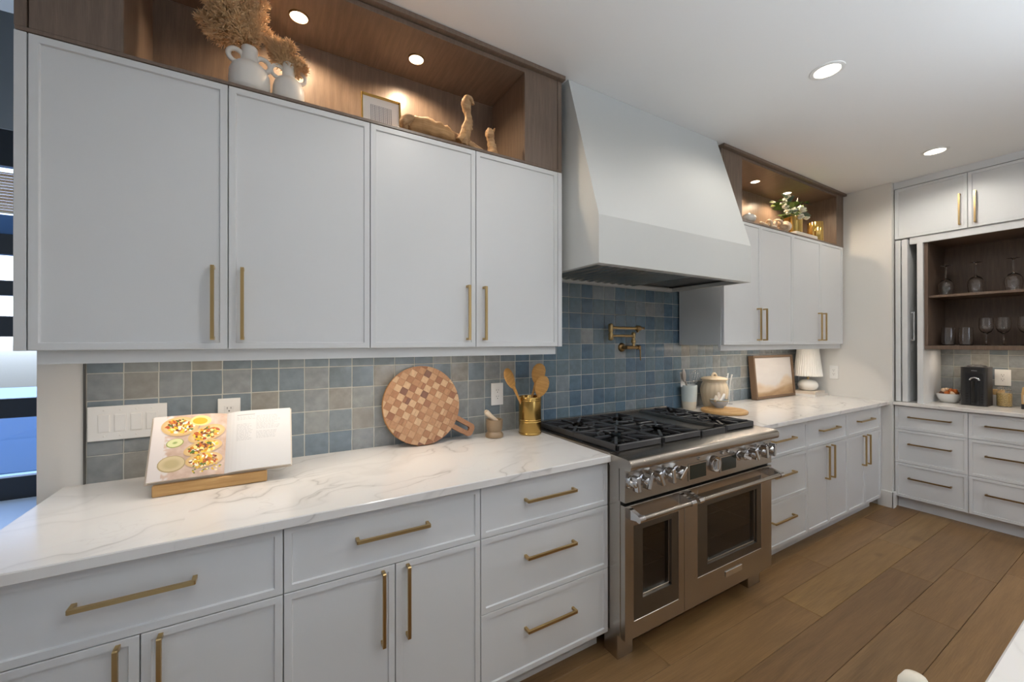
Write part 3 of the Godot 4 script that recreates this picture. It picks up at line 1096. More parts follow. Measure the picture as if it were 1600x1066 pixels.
	for g in gx:
		var cx: float = (g[0] + g[1]) / 2
		for bz: float in [-1.560, -1.875]:
			s = S()
			var c := Vector3(cx, 0.907, bz)
			lathe(s, V2([0.0, 0.022, 0.030, 0.022, 0.034, 0.018, 0.036, 0.0]), 20, Transform3D(Basis(), c))
			for k in 5:
				var a := TAU * k / 5.0 + 0.3
				var dd := Vector3(cos(a), 0, sin(a))
				tube(s, [c + dd * 0.025 + Vector3.UP * 0.012, c + dd * 0.055 + Vector3.UP * 0.011, c + dd * 0.078 + Vector3.UP * 0.009], [0.020, 0.014, 0.006], 8, false, 0.55)
			pw(t, "burner", s, "enamel")
		s = S()
		var zb := -2.035
		var zn := -1.392
		var yl := 0.912
		var yt := 0.957
		box(s, Vector3(g[0], yl + 0.010, zn - 0.016), Vector3(g[1], yt - 0.003, zn), 0.004)
		box(s, Vector3(g[0], yl + 0.010, zb), Vector3(g[1], yt - 0.003, zb + 0.014), 0.004)
		box(s, Vector3(g[0], yl + 0.010, zb), Vector3(g[0] + 0.015, yt - 0.003, zn), 0.004)
		box(s, Vector3(g[1] - 0.015, yl + 0.010, zb), Vector3(g[1], yt - 0.003, zn), 0.004)
		box(s, Vector3(g[0], yl + 0.020, -1.724), Vector3(g[1], yt - 0.003, -1.710), 0.003)
		for q in [[g[0], zb], [g[1] - 0.015, zb], [g[0], zn - 0.016], [g[1] - 0.015, zn - 0.016]]:
			box(s, Vector3(q[0], 0.9065, q[1]), Vector3(q[0] + 0.015, yl + 0.012, q[1] + 0.014), 0.001)
		for bz: float in [-1.560, -1.875]:
			var hw: float = (g[1] - g[0]) / 2 - 0.010
			var hz := 0.150
			for k in 8:
				var a := TAU * k / 8.0
				var d := Vector3(cos(a), 0, sin(a))
				var far := minf(hw / maxf(absf(d.x), 0.01), hz / maxf(absf(d.z), 0.01))
				var near := 0.042 if k % 2 == 0 else 0.058
				var c := Vector3(cx, 0, bz)
				var side := d.cross(Vector3.UP).normalized() * 0.0055
				var lo := c + d * near
				var hi := c + d * far
				var poly := PackedVector2Array([Vector2(near, yl + 0.036), Vector2(near, yt - 0.004), Vector2(near + 0.006, yt), Vector2(far, yt), Vector2(far, yl + 0.034)])
				extr(s, poly, -0.0072, 0.0072, Transform3D(Basis(d, Vector3.UP, d.cross(Vector3.UP)), c))
			# a curved rib joins the fingers
			if bz > -1.7:
				tube(s, arc(Vector3(cx, yt - 0.005, bz), Vector3.RIGHT, Vector3(0, 0, 1), 0.098, 200, 340, 10), 0.0066, 6)
			else:
				tube(s, arc(Vector3(cx, yt - 0.005, bz), Vector3.RIGHT, Vector3(0, 0, 1), 0.098, 20, 160, 10), 0.0066, 6)
		pw(t, "grate", s, "iron")
	s = S()
	var gp := PackedVector2Array([Vector2(2.044, 0.912), Vector2(2.258, 0.912), Vector2(2.258, 0.952), Vector2(2.250, 0.952), Vector2(2.244, 0.936), Vector2(2.058, 0.936), Vector2(2.052, 0.952), Vector2(2.044, 0.952)])
	extr(s, gp, -2.03, -1.46)
	box(s, Vector3(2.044, 0.9065, -2.04), Vector3(2.258, 0.952, -2.03), 0.001)
	pw(t, "griddle", s, "steel_dark")
	s = S()
	box(s, Vector3(2.044, 0.9065, -1.46), Vector3(2.258, 0.918, -1.395), 0.001)
	box(s, Vector3(2.044, 0.9065, -1.407), Vector3(2.258, 0.950, -1.392), 0.004)
	pw(t, "griddle_trough", s, "iron")


# ---------------------------------------------------------------- right of the range
func _right_run() -> void:
	var x0 := 2.7725
	var at := Vector3(x0, 1.42, -1.72)
	var c := [0.0, 0.486, 0.978, 1.477, 1.915]
	for k in 2:
		var a: float = c[k * 2]
		var m: float = c[k * 2 + 1] - a
		var b: float = c[k * 2 + 2] - a
		cabinet("wall_cabinet", ["white two-door wall cabinet right beside the range hood, under the white chain", "white two-door wall cabinet next to the end wall, above the table lamp"][k], at + Vector3(a, 0, 0), b, 0.0, 0.9285, 0.372, [["door", 0.0, m, 0.0, 0.929, "r", 0.25], ["door", m, b, 0.0, 0.929, "l", 0.25]], "white wall cabinets right of the hood", 0.0, "brass", false)
	tag(pl(self, "light_rail", box(S(), Vector3(x0 + 0.004, 1.379, -1.768), Vector3(4.708, 1.4195, -1.748), 0.001), "cabinet"), "white light rail under the right wall cabinets above the framed landscape", "rail")
	_niche(x0 - 0.026, 4.709, 3.008, 4.560, "right", [3.524, 4.047], "open oak display shelf above the right wall cabinets holding flowers and gold vessels", ["warm puck light in the right open shelf, the one nearer the hood", "warm puck light in the right open shelf above the flowers"])
	_led(2.85, 4.36, "warm light strip under the right wall cabinets above the lamp")
	var base := Vector3(2.600, FL, -1.412)
	var y := [0.105, 0.408, 0.705, 0.909]
	cabinet("drawer_unit", "white three-drawer base unit directly right of the steel range", base, 0.677, y[0], y[3] + 0.003, 0.68, [["drawer", 0, 0.677, y[2], y[3], "h", 0.28], ["drawer", 0, 0.677, y[1], y[2], "h", 0.28], ["drawer", 0, 0.677, y[0], y[1], "h", 0.28]], "white base cabinets right of the range")
	var u := 0.654
	for k in 2:
		cabinet("base_cabinet", ["white base cabinet with drawer and two doors, below the framed landscape", "white base cabinet with drawer and two doors, next to the end wall below the lamp"][k], base + Vector3(0.677 + u * k, 0, 0), u, y[0], y[3] + 0.003, 0.68, [["drawer", 0, u, y[2], y[3], "h", 0.29], ["door", 0, 0.327, y[0], y[2], "R", 0.25], ["door", 0.327, u, y[0], y[2], "L", 0.25]], "white base cabinets right of the range")
	tag(pl(self, "corner_filler", box(S(), Vector3(4.586, 0.075, -1.50), Vector3(4.709, 0.882, -1.445), 0.0), "cabinet"), "narrow white filler between the last base cabinet and the end wall", "panel")
	var s := S()
	box(s, Vector3(2.592, CT - 0.031, -2.103), Vector3(4.7095, CT, -1.386), 0.003)
	tag(pl(self, "countertop", s, "marble"), "white veined marble worktop right of the range under the lamp", "countertop")


# ---------------------------------------------------------------- pantry, facing -x
func _pantry() -> void:
	# own axes: x is the world's z, z points to the room; the faces stand at world x = 4.75
	var turn := -PI / 2
	var y := [0.107, 0.408, 0.702, 0.908]
	for k in 2:
		var z := -1.367 + k * 0.441
		cabinet("drawer_unit", ["white three-drawer pantry unit in the corner, below the white snack bowl", "white three-drawer pantry unit cut off by the right edge, below the oat jar"][k], Vector3(4.75, FL, z), 0.441, y[0], y[3] + 0.004, 0.66, [["drawer", 0, 0.441, y[2], y[3], "h", 0.262], ["drawer", 0, 0.441, y[1], y[2], "h", 0.262], ["drawer", 0, 0.441, y[0], y[1], "h", 0.262]], "white pantry drawer units", turn, "brass_dark")
		cabinet("pantry_cabinet", ["white high pantry cabinet door touching the end wall, above the folded doors", "white high pantry cabinet door cut off by the right edge, above the glassware"][k], Vector3(4.76, 2.352, z), 0.441, 0.0, 0.444, 0.66, [["door", 0, 0.441, 0.0, 0.445, "r" if k == 0 else "l", 0.25]], "white pantry cabinets at the ceiling", turn, "brass", false)
	var s := S()
	box(s, Vector3(4.722, CT - 0.030, -1.371), Vector3(5.44, CT, -0.462), 0.003)
	tag(pl(self, "pantry_worktop", s, "marble"), "white veined marble worktop inside the pantry under the coffee machine", "countertop")
	# hutch: white carcass, oak lining and shelves
	var t := thing("pantry_hutch", "open pantry hutch lined with dark oak, holding glassware above a worktop", "hutch", Vector3(5.0, CT, -0.83))
	pw(t, "crown_board", box(S(), Vector3(4.757, 2.800, -1.371), Vector3(5.44, CE - 0.0005, -0.46), 0.001), "cabinet")
	s = S()
	box(s, Vector3(4.775, 2.292, -1.272), Vector3(4.795, 2.3515, -0.47), 0.001)
	pw(t, "top_rail", s, "cabinet")
	pw(t, "stile", box(S(), Vector3(4.770, CT, -1.224), Vector3(5.26, 2.292, -1.187), 0.001), "cabinet")
	pw(t, "stile", box(S(), Vector3(4.770, CT, -0.478), Vector3(5.26, 2.292, -0.462), 0.001), "cabinet")
	s = S()
	box(s, Vector3(4.800, 1.412, -1.1865), Vector3(5.25, 2.292, -1.164), 0.001)
	pw(t, "side_panel", s, "hutch_wood")
	pw(t, "side_panel", box(S(), Vector3(4.800, 1.412, -0.500), Vector3(5.25, 2.292, -0.4785), 0.001), "hutch_wood")
	pw(t, "back_panel", box(S(), Vector3(5.25, 1.378, -1.187), Vector3(5.262, 2.351, -0.478), 0.0), "hutch_wood")
	pw(t, "top_panel", box(S(), Vector3(4.796, 2.292, -1.1865), Vector3(5.25, 2.3515, -0.4785), 0.0), "hutch_wood")
	pw(t, "shelf", box(S(), Vector3(4.825, 1.818, -1.1635), Vector3(5.2495, 1.838, -0.5005), 0.0015), "hutch_wood")
	pw(t, "shelf", box(S(), Vector3(4.802, 1.378, -1.1865), Vector3(5.2495, 1.411, -0.4785), 0.0015), "hutch_wood")
	pw(t, "end_panel", box(S(), Vector3(4.762, 2.352, -0.4842), Vector3(5.4, 2.798, -0.4625), 0.001), "cabinet")
	pw(t, "end_panel", box(S(), Vector3(4.752, 0.078, -0.4842), Vector3(5.4, 0.882, -0.4625), 0.001), "cabinet")
	# folded pocket doors at the left
	for k in 2:
		var z: float = [-1.360, -1.3165][k]
		var w: float = [0.034, 0.036][k]
		var d := pl(self, "folding_door", box(S(), Vector3(4.752, CT + 0.004, z), Vector3(5.24, 2.340, z + w), 0.0015), "cabinet")
		tag(d, ["white folding pantry door leaf nearest the end wall, folded edge-on", "white folding pantry door leaf with silver pull, folded beside the glass shelves"][k], "door", "folded pantry doors")
		if k == 1:
			s = S()
			for yy: float in [1.452, 1.692]:
				box(s, Vector3(4.80, yy, z + w), Vector3(4.81, yy + 0.012, z + w + 0.028), 0.001)
			box(s, Vector3(4.80, 1.452, z + w + 0.024), Vector3(4.81, 1.704, z + w + 0.034), 0.001)
			pl(d, "handle", s, "chrome")
		else:
			for yy: float in [1.12, 1.64, 2.14, 2.31]:
				s = S()
				tube(s, [Vector3(4.766, yy - 0.022, z + w + 0.004), Vector3(4.766, yy + 0.022, z + w + 0.004)], 0.0052, 10)
				pl(d, "hinge", s, "chrome")
	# tile behind the worktop
	var wall := pl(self, "trim_pantry_splash", box(S(), Vector3(5.232, CT, -1.187), Vector3(5.24, 1.378, -0.478), 0.0), "grout")
	wall.set_meta("kind", "structure")
	var P := 0.104
	var r := RandomNumberGenerator.new()
	r.seed = 12
	for i in 7:
		for j in 5:
			var zz := -1.187 + 0.030 + (i + 0.0) * P
			var yy := CT + 0.052 + j * P
			if yy > 1.39:
				continue
			var wv := P
			var lo := maxf(zz - P / 2, -1.186)
			var hi := minf(zz + P / 2, -0.479)
			if hi - lo < 0.02:
				continue
			var bs := Basis(Vector3(0, 1, 0), -PI / 2)
			var top := minf(yy + P / 2, 1.377)
			var bot := yy - P / 2
			pm(wall, "tile", tile_mesh(r.randi() % 8, snappedf(hi - lo - 0.002, 0.001), snappedf(top - bot - 0.002, 0.001)), "tile_%d" % [1, 4, 5, 7, 3, 5][r.randi() % 6], Transform3D(bs, Vector3(5.2285, (top + bot) / 2, (lo + hi) / 2)))
	_led2()


func _led2() -> void:
	var t := thing("shelf_light", "warm light strip under the lowest oak shelf of the pantry hutch", "light strip", Vector3(5.02, 1.3764, -0.83))
	pl(t, "glowing_strip", box(S(), Vector3(-0.008, 0.0, -0.27), Vector3(0.008, 0.0015, 0.27), 0.0005), "led")
	_area("shelf_light_glow", Vector3(5.02, 1.374, -0.83), Vector3(5.02, 0.9, -0.83), Vector2(0.014, 0.53), rgb8(255, 236, 214), 0.16 * K_UNDER)


func _island() -> void:
	var s := S()
	box(s, Vector3(-0.95, CT - 0.032, -0.170), Vector3(3.1, CT, 1.0), 0.003)
	var isl := thing("kitchen_island", "kitchen island with a white marble worktop corner at the lower right", "island", Vector3(0.65, FL, 0.35))
	pw(isl, "worktop", s, "marble")
	pw(isl, "base", box(S(), Vector3(-0.90, FL, -0.12), Vector3(3.05, CT - 0.0325, 0.70), 0.002), "cabinet")
	# drum pendants over the island, unseen, added to brighten the ceiling, open at the top
	for k in 3:
		var p := thing("added_pendant", ["added unseen white drum pendant lamp over the left end of the island", "added unseen white drum pendant lamp over the middle of the island", "added unseen white drum pendant lamp over the right end of the island"][k], "pendant lamp", Vector3(0.15 + 1.3 * k, CE, 0.45), "added pendant lamps over the island")
		pl(p, "canopy", lathe(S(), V2([0.0, -0.022, 0.055, -0.020, 0.06, 0.0]), 28), "brass")
		pl(p, "rod", tube(S(), [Vector3(0, -0.02, 0), Vector3(0, -0.70, 0)], 0.005, 10), "brass")
		pl(p, "drum", lathe(S(), V2([0.0, -0.82, 0.19, -0.82, 0.20, -0.815, 0.20, -0.64, 0.197, -0.64, 0.197, -0.812, 0.0, -0.815]), 40), "white_ceramic")
		pl(p, "bulb", blob(S(), Vector3(0, -0.735, 0), Vector3.ONE * 0.045, 0.0, 1, 20), "added_bulb")
		_spot("added_pendant_uplight", Vector3(0.15 + 1.3 * k, CE - 0.63, 0.45), rgb8(228, 241, 255), 1.0 * K_ADDED_PENDANT, 86.0, 0.08, true)  # added uplight, brightens the ceiling
	var t := thing("pepper_mill", "cream rounded top of a slender mill standing on the island", "mill", Vector3(0.491, CT, -0.128))
	pl(t, "body", lathe(S(), V2([0.0, 0.0, 0.026, 0.0, 0.028, 0.004, 0.022, 0.06, 0.016, 0.13, 0.018, 0.180, 0.012, 0.192]), 24), "cream")
	pl(t, "knob", lathe(S(), V2([0.005, 0.192, 0.010, 0.198, 0.0125, 0.212, 0.0115, 0.225, 0.0075, 0.2325, 0.0, 0.2345]), 24), "cream")


# ---------------------------------------------------------------- printed sheets
func sheet(s: SurfaceTool, a: Vector3, b: Vector3, c: Vector3, d: Vector3) -> SurfaceTool:
	# a lower left, b lower right, c upper right, d upper left, seen from the printed side
	var n := (b - a).cross(d - a).normalized()
	for k in [[a, 0, 1], [d, 0, 0], [c, 1, 0], [a, 0, 1], [c, 1, 0], [b, 1, 1]]:
		s.set_normal(n)
		s.set_uv(Vector2(k[1], k[2]))
		s.add_vertex(k[0])
	return s


func print_mat(key: String, im: Image, rough := 0.6) -> void:
	var m := mat(key, Color(1, 1, 1), rough)
	m.albedo_texture = ImageTexture.create_from_image(im)


func spot_on(im: Image, c: Vector2, rx: float, ry: float, turn: float, col: Color, soft := 0.0) -> void:
	var R := maxf(rx, ry)
	for y in range(maxi(0, int(c.y - R)), mini(im.get_height(), int(c.y + R) + 1)):
		for x in range(maxi(0, int(c.x - R)), mini(im.get_width(), int(c.x + R) + 1)):
			var d := (Vector2(x, y) - c).rotated(-turn)
			var q := Vector2(d.x / rx, d.y / ry).length()
			if q < 1.0:
				im.set_pixel(x, y, im.get_pixel(x, y).lerp(col, clampf((1.0 - q) / soft, 0.0, 1.0) if soft > 0.0 else 1.0))


func taco(im: Image, r: RandomNumberGenerator, c: Vector2, rx: float, ry: float, turn: float) -> void:
	spot_on(im, c + Vector2(2, 8), rx * 1.06, ry * 1.06, turn, rgb8(128, 96, 76), 0.3)
	spot_on(im, c, rx, ry, turn, rgb8(222, 186, 126))
	spot_on(im, c, rx * 0.93, ry * 0.88, turn, rgb8(236, 208, 156), 0.3)
	spot_on(im, c, rx * 0.74, ry * 0.66, turn, rgb8(140, 84, 40), 0.4)
	var cols := [rgb8(222, 148, 42), rgb8(186, 84, 36), rgb8(246, 206, 74), rgb8(90, 116, 52), rgb8(252, 232, 150), rgb8(206, 112, 40), rgb8(120, 58, 34), rgb8(250, 246, 226), rgb8(228, 186, 40)]
	for i in 90:
		var a := r.randf() * TAU
		var q := sqrt(r.randf()) * 0.74
		var p := c + Vector2(cos(a) * rx * q, sin(a) * ry * q).rotated(turn)
		spot_on(im, p, r.randf_range(5, 13), r.randf_range(4, 8), r.randf() * PI, cols[r.randi() % cols.size()])


func photo_page() -> Image:
	var im := Image.create(330, 400, false, Image.FORMAT_RGB8)
	var r := RandomNumberGenerator.new()
	r.seed = 6
	var nz := FastNoiseLite.new()
	nz.frequency = 0.012
	nz.fractal_octaves = 4
	for y in 400:
		for x in 330:
			var f := 0.5 + 0.8 * nz.get_noise_2d(x, y)
			im.set_pixel(x, y, rgb8(196, 164, 142).lerp(rgb8(222, 200, 186), clampf(f, 0, 1)))
	# the blank outer margin
	im.fill_rect(Rect2i(0, 0, 56, 400), rgb8(226, 218, 214))
	for i in 60:
		spot_on(im, Vector2(50 + r.randf() * 30, r.randf() * 400), 16, 10, r.randf() * 3, rgb8(226, 218, 214), 0.8)
	taco(im, r, Vector2(118, 72), 84, 62, 0.1)
	spot_on(im, Vector2(210, 44), 48, 34, 0.1, rgb8(240, 226, 150))
	spot_on(im, Vector2(206, 46), 34, 22, 0.1, rgb8(216, 186, 44))
	taco(im, r, Vector2(240, 132), 88, 50, -0.45)
	taco(im, r, Vector2(228, 222), 88, 44, -0.3)
	taco(im, r, Vector2(236, 300), 82, 46, -0.1)
	spot_on(im, Vector2(102, 178), 38, 28, -0.2, rgb8(150, 160, 84))
	spot_on(im, Vector2(102, 176), 34, 25, -0.2, rgb8(226, 226, 168))
	spot_on(im, Vector2(102, 176), 14, 9, -0.2, rgb8(160, 176, 104), 0.6)
	spot_on(im, Vector2(96, 306), 60, 50, 0.0, rgb8(178, 158, 116))
	spot_on(im, Vector2(96, 304), 55, 45, 0.0, rgb8(214, 196, 154))
	spot_on(im, Vector2(96, 306), 44, 34, 0.0, rgb8(196, 178, 132), 0.4)
	for i in 30:
		spot_on(im, Vector2(190 + r.randf() * 120, 330 + r.randf() * 50), 6, 4, r.randf() * 3, [rgb8(240, 226, 180), rgb8(222, 178, 60), rgb8(120, 132, 70)][r.randi() % 3])
	return im


func text_page() -> Image:
	var im := Image.create(330, 400, false, Image.FORMAT_RGB8)
	im.fill(rgb8(224, 223, 222))
	var r := RandomNumberGenerator.new()
	r.seed = 8
	for b in [[52, 40, 110, 3, 9], [52, 92, 80, 13, 9], [150, 40, 130, 11, 9], [150, 150, 120, 6, 9]]:
		for k in b[3]:
			var x: int = b[0]
			var xe: int = b[0] + int(b[2] * r.randf_range(0.72, 1.0))
			while x < xe:
				var w := r.randi_range(5, 18)
				im.fill_rect(Rect2i(x, b[1] + k * b[4], mini(w, xe - x), 3), rgb8(194, 193, 193))
				x += w + 4
	im.fill_rect(Rect2i(52, 26, 90, 5), rgb8(178, 176, 176))
	return im


func grid_print() -> Image:
	var im := Image.create(160, 180, false, Image.FORMAT_RGB8)
	im.fill(rgb8(244, 242, 238))
	im.fill_rect(Rect2i(34, 38, 92, 142), rgb8(226, 224, 222))
	for k in 11:
		im.fill_rect(Rect2i(34 + k * 9, 38, 1 if k % 2 else 2, 142), rgb8(132, 134, 140))
	for k in 17:
		im.fill_rect(Rect2i(34, 38 + k * 9, 92, 1), rgb8(140, 142, 148))
	return im


func landscape() -> Image:
	var im := Image.create(360, 220, false, Image.FORMAT_RGB8)
	var nz := FastNoiseLite.new()
	nz.seed = 3
	nz.frequency = 0.008
	nz.fractal_octaves = 4
	for y in 220:
		for x in 360:
			var u := x / 360.0
			var v := y / 220.0
			var h := 0.5 + 0.5 * nz.get_noise_2d(x * 0.7, y * 2.2)
			var c := rgb8(214, 209, 206).lerp(rgb8(222, 218, 214), h)
			var hill := 0.72 - 0.30 * exp(-pow((u - 0.86) / 0.2, 2.0)) - 0.10 * exp(-pow((u - 0.08) / 0.22, 2.0)) + 0.07 * nz.get_noise_2d(x, 40)
			if v > hill:
				c = c.lerp(rgb8(206, 178, 146).lerp(rgb8(224, 206, 180), h), clampf((v - hill) * 7.0, 0, 0.85))
			var fore := 0.84 - 0.10 * u + 0.05 * sin(u * 5.0)
			if v > fore:
				c = c.lerp(rgb8(150, 118, 84).lerp(rgb8(196, 166, 128), h), clampf((v - fore) * 12.0, 0, 0.9))
			im.set_pixel(x, y, c)
	return im


# ---------------------------------------------------------------- left shelf
func plume(t: Node3D, pts: Array, spread: float, n: int, sd: int) -> void:
	var r := RandomNumberGenerator.new()
	r.seed = sd
	var cv := Curve3D.new()
	for p in pts:
		cv.add_point(p)
	var s := S()
	var L := cv.get_baked_length()
	var path := []
	for i in 9:
		path.append(cv.sample_baked(L * i / 8.0))
	pl(t, "stem", tube(S(), path, [0.0022, 0.002, 0.002, 0.0018, 0.0018, 0.0015, 0.0014, 0.0012, 0.001], 6), "dried_stem")
	for i in n:
		var f := pow(r.randf(), 0.8)
		var q := lerpf(0.34, 1.0, f)
		var p := cv.sample_baked(L * q)
		var d := (cv.sample_baked(minf(L, L * q + 0.02)) - cv.sample_baked(L * q - 0.02)).normalized()
		var out := Vector3(r.randfn(), r.randfn(), r.randfn()).normalized()
		out = (out - d * out.dot(d)).normalized()
		var w := spread * (0.35 + 0.65 * sin(PI * clampf(f * 0.85 + 0.12, 0, 1)))
		var c := p + out * w * sqrt(r.randf())
		for k in 9:
			var dir := (out * 0.9 + d * 0.8 + Vector3(r.randfn(), r.randfn(), r.randfn()) * 0.75 + Vector3(0, -0.12, 0)).normalized()
			var ln := r.randf_range(0.009, 0.026)
			var sd2 := dir.cross(Vector3(r.randfn(), r.randfn(), r.randfn())).normalized() * r.randf_range(0.0010, 0.0026)
			var a := c + Vector3(r.randfn(), r.randfn(), r.randfn()) * 0.003
			var nn := dir.cross(sd2).normalized()
			var m := a + dir * ln * 0.55
			tri(s, a - sd2 * 0.3, m + sd2, m - sd2, nn, nn, nn)
			tri(s, m + sd2, a + dir * ln, m - sd2, nn, nn, nn)
	pl(t, "plume", s, "dried_grass")


func vase(label: String, at: Vector3, k: float, turn: float) -> void:
	var t := thing("vase", label, "vase", at, "white ceramic vases on the left open shelf", turn)
	var prof := V2([0.0, 0.0, 0.050, 0.0, 0.060, 0.006, 0.066, 0.024, 0.068, 0.055, 0.066, 0.084, 0.058, 0.104, 0.046, 0.116, 0.034, 0.121, 0.029, 0.125, 0.027, 0.134, 0.0265, 0.170, 0.027, 0.182, 0.025, 0.184, 0.022, 0.182, 0.021, 0.16, 0.021, 0.12, 0.0, 0.118])
	var kk := Transform3D(Basis().scaled(Vector3(k, 1.0 if k > 0.9 else 0.98, k)), Vector3.ZERO)
	pl(t, "body", lathe(S(), prof, 40, kk), "white_ceramic")
	for sx: float in [-1.0, 1.0]:
		var c := Vector3(sx * 0.044 * k, 0.138, 0)
		pl(t, "handle", tube(S(), arc(c, Vector3(sx, 0, 0), Vector3.UP, 0.0235, -95, 185, 16), 0.0088 * k, 12), "white_ceramic")


func _left_decor() -> void:
	var y := 2.3628
	vase("larger white two-handled vase holding the big pampas bunch", Vector3(-0.086, y, -1.795), 0.98, 0.2)
	vase("smaller white two-handled vase holding the drooping grass, right of the larger", Vector3(0.042, y, -1.815), 0.82, 0.1)
	var o := Vector3(-0.086, y + 0.128, -1.795)
	var t := thing("pampas_grass", "big upright bunch of tan pampas grass in the larger white vase", "dried grass", o)
	var ends := [Vector3(-0.135, 0.205, 0.02), Vector3(-0.075, 0.285, -0.02), Vector3(-0.02, 0.28, 0.03), Vector3(-0.115, 0.26, 0.045), Vector3(0.015, 0.215, -0.02), Vector3(-0.155, 0.15, -0.05), Vector3(-0.05, 0.24, -0.08), Vector3(0.035, 0.26, 0.0), Vector3(-0.09, 0.18, 0.06)]
	for i in ends.size():
		var e: Vector3 = ends[i]
		plume(t, [Vector3(0.002 * i - 0.008, 0.0, 0.004 * (i % 3 - 1)), Vector3(e.x * 0.12, 0.07, e.z * 0.2), Vector3(e.x * 0.55, e.y * 0.62, e.z * 0.6), e], 0.034, 210, 40 + i)
	o = Vector3(0.042, y + 0.122, -1.815)
	t = thing("pampas_grass", "drooping golden spray of dried grass in the smaller white vase", "dried grass", o)
	ends = [Vector3(0.045, 0.085, -0.02), Vector3(-0.02, 0.145, -0.02), Vector3(-0.075, 0.165, -0.03), Vector3(0.01, 0.125, 0.02), Vector3(-0.055, 0.12, 0.0), Vector3(0.06, 0.06, 0.0)]
	for i in ends.size():
		var e: Vector3 = ends[i]
		plume(t, [Vector3(0.002 * i - 0.005, 0.0, 0), Vector3(e.x * 0.2 - 0.01, 0.05, e.z * 0.2), Vector3(e.x * 0.5 - 0.012, e.y * 0.85, e.z * 0.6), e], 0.026, 170, 60 + i)
	# little framed grid drawing
	print_mat("grid_print", grid_print())
	t = thing("picture_frame", "small gold frame with a grey grid drawing, leaning behind the driftwood", "picture frame", Vector3(0.405, y, -1.845))
	t.rotation.x = -0.10
	var w := 0.086
	var h := 0.178
	var s := S()
	box(s, Vector3(-w, 0, 0), Vector3(-w + 0.007, h, 0.020), 0.001)
	box(s, Vector3(w - 0.007, 0, 0), Vector3(w, h, 0.020), 0.001)
	box(s, Vector3(-w + 0.007, 0, 0), Vector3(w - 0.007, 0.007, 0.020), 0.001)
	box(s, Vector3(-w + 0.007, h - 0.007, 0), Vector3(w - 0.007, h, 0.020), 0.001)
	pl(t, "frame", s, "gold")
	pl(t, "backing", box(S(), Vector3(-w + 0.007, 0.007, 0.001), Vector3(w - 0.007, h - 0.007, 0.009), 0.0), "wall_art_white")
	pl(t, "print", sheet(S(), Vector3(-w + 0.007, 0.007, 0.0095), Vector3(w - 0.007, 0.007, 0.0095), Vector3(w - 0.007, h - 0.007, 0.0095), Vector3(-w + 0.007, h - 0.007, 0.0095)), "grid_print")
	# driftwood
	t = thing("driftwood", "long pale driftwood log with a raised twisted limb on the left shelf", "driftwood", Vector3(0.68, y + 0.012, -1.772))
	pl(t, "log", rough_tube(S(), [Vector3(-0.185, 0.036, -0.01), Vector3(-0.175, 0.040, -0.01), Vector3(-0.12, 0.040, 0.0), Vector3(-0.05, 0.036, 0.005), Vector3(0.0, 0.031, 0.01), Vector3(0.03, 0.028, 0.01), Vector3(0.034, 0.027, 0.01)], [0.022, 0.042, 0.047, 0.044, 0.042, 0.038, 0.018], 0.3, 204), "driftwood_pale")
	pl(t, "root", rough_tube(S(), [Vector3(-0.18, 0.026, 0.0), Vector3(-0.192, 0.030, 0.006), Vector3(-0.178, 0.052, 0.012), Vector3(-0.155, 0.066, 0.0), Vector3(-0.13, 0.062, -0.01)], [0.016, 0.026, 0.024, 0.018, 0.008], 0.55, 149), "driftwood")
	pl(t, "root", rough_tube(S(), [Vector3(-0.02, 0.048, -0.015), Vector3(0.03, 0.046, -0.01), Vector3(0.08, 0.034, -0.005), Vector3(0.12, 0.022, 0.0), Vector3(0.16, 0.012, 0.005), Vector3(0.195, 0.008, 0.0)], [0.016, 0.024, 0.024, 0.019, 0.014, 0.005], 0.55, 174), "driftwood")
	pl(t, "limb", rough_tube(S(), [Vector3(0.085, 0.008, 0.01), Vector3(0.092, 0.045, 0.012), Vector3(0.105, 0.085, 0.008), Vector3(0.118, 0.13, 0.0), Vector3(0.112, 0.175, 0.0), Vector3(0.104, 0.21, 0.004), Vector3(0.108, 0.232, 0.006), Vector3(0.122, 0.238, 0.006), Vector3(0.136, 0.226, 0.006), Vector3(0.140, 0.216, 0.006)], [0.022, 0.027, 0.022, 0.026, 0.019, 0.016, 0.020, 0.023, 0.014, 0.007], 0.55, 293), "driftwood")
	pl(t, "limb", rough_tube(S(), [Vector3(0.06, 0.014, 0.02), Vector3(0.084, 0.05, 0.02), Vector3(0.094, 0.08, 0.016)], [0.017, 0.018, 0.010], 0.55, 85), "driftwood_pale")
	t = thing("driftwood_stub", "short upright driftwood stub alone at the right end of the left shelf", "driftwood", Vector3(0.930, y, -1.785))
	pl(t, "stub", rough_tube(S(), [Vector3(0.004, 0.0, 0), Vector3(0.006, 0.03, 0), Vector3(0.0, 0.07, 0), Vector3(-0.004, 0.10, 0), Vector3(-0.012, 0.122, 0.004), Vector3(-0.010, 0.142, 0.004)], [0.027, 0.025, 0.022, 0.018, 0.025, 0.014], 0.55, 160), "driftwood")
	pl(t, "twig", rough_tube(S(), [Vector3(-0.004, 0.125, 0.0), Vector3(0.010, 0.142, 0.0), Vector3(0.017, 0.156, 0.0)], [0.010, 0.008, 0.003], 0.55, 85), "driftwood_pale")


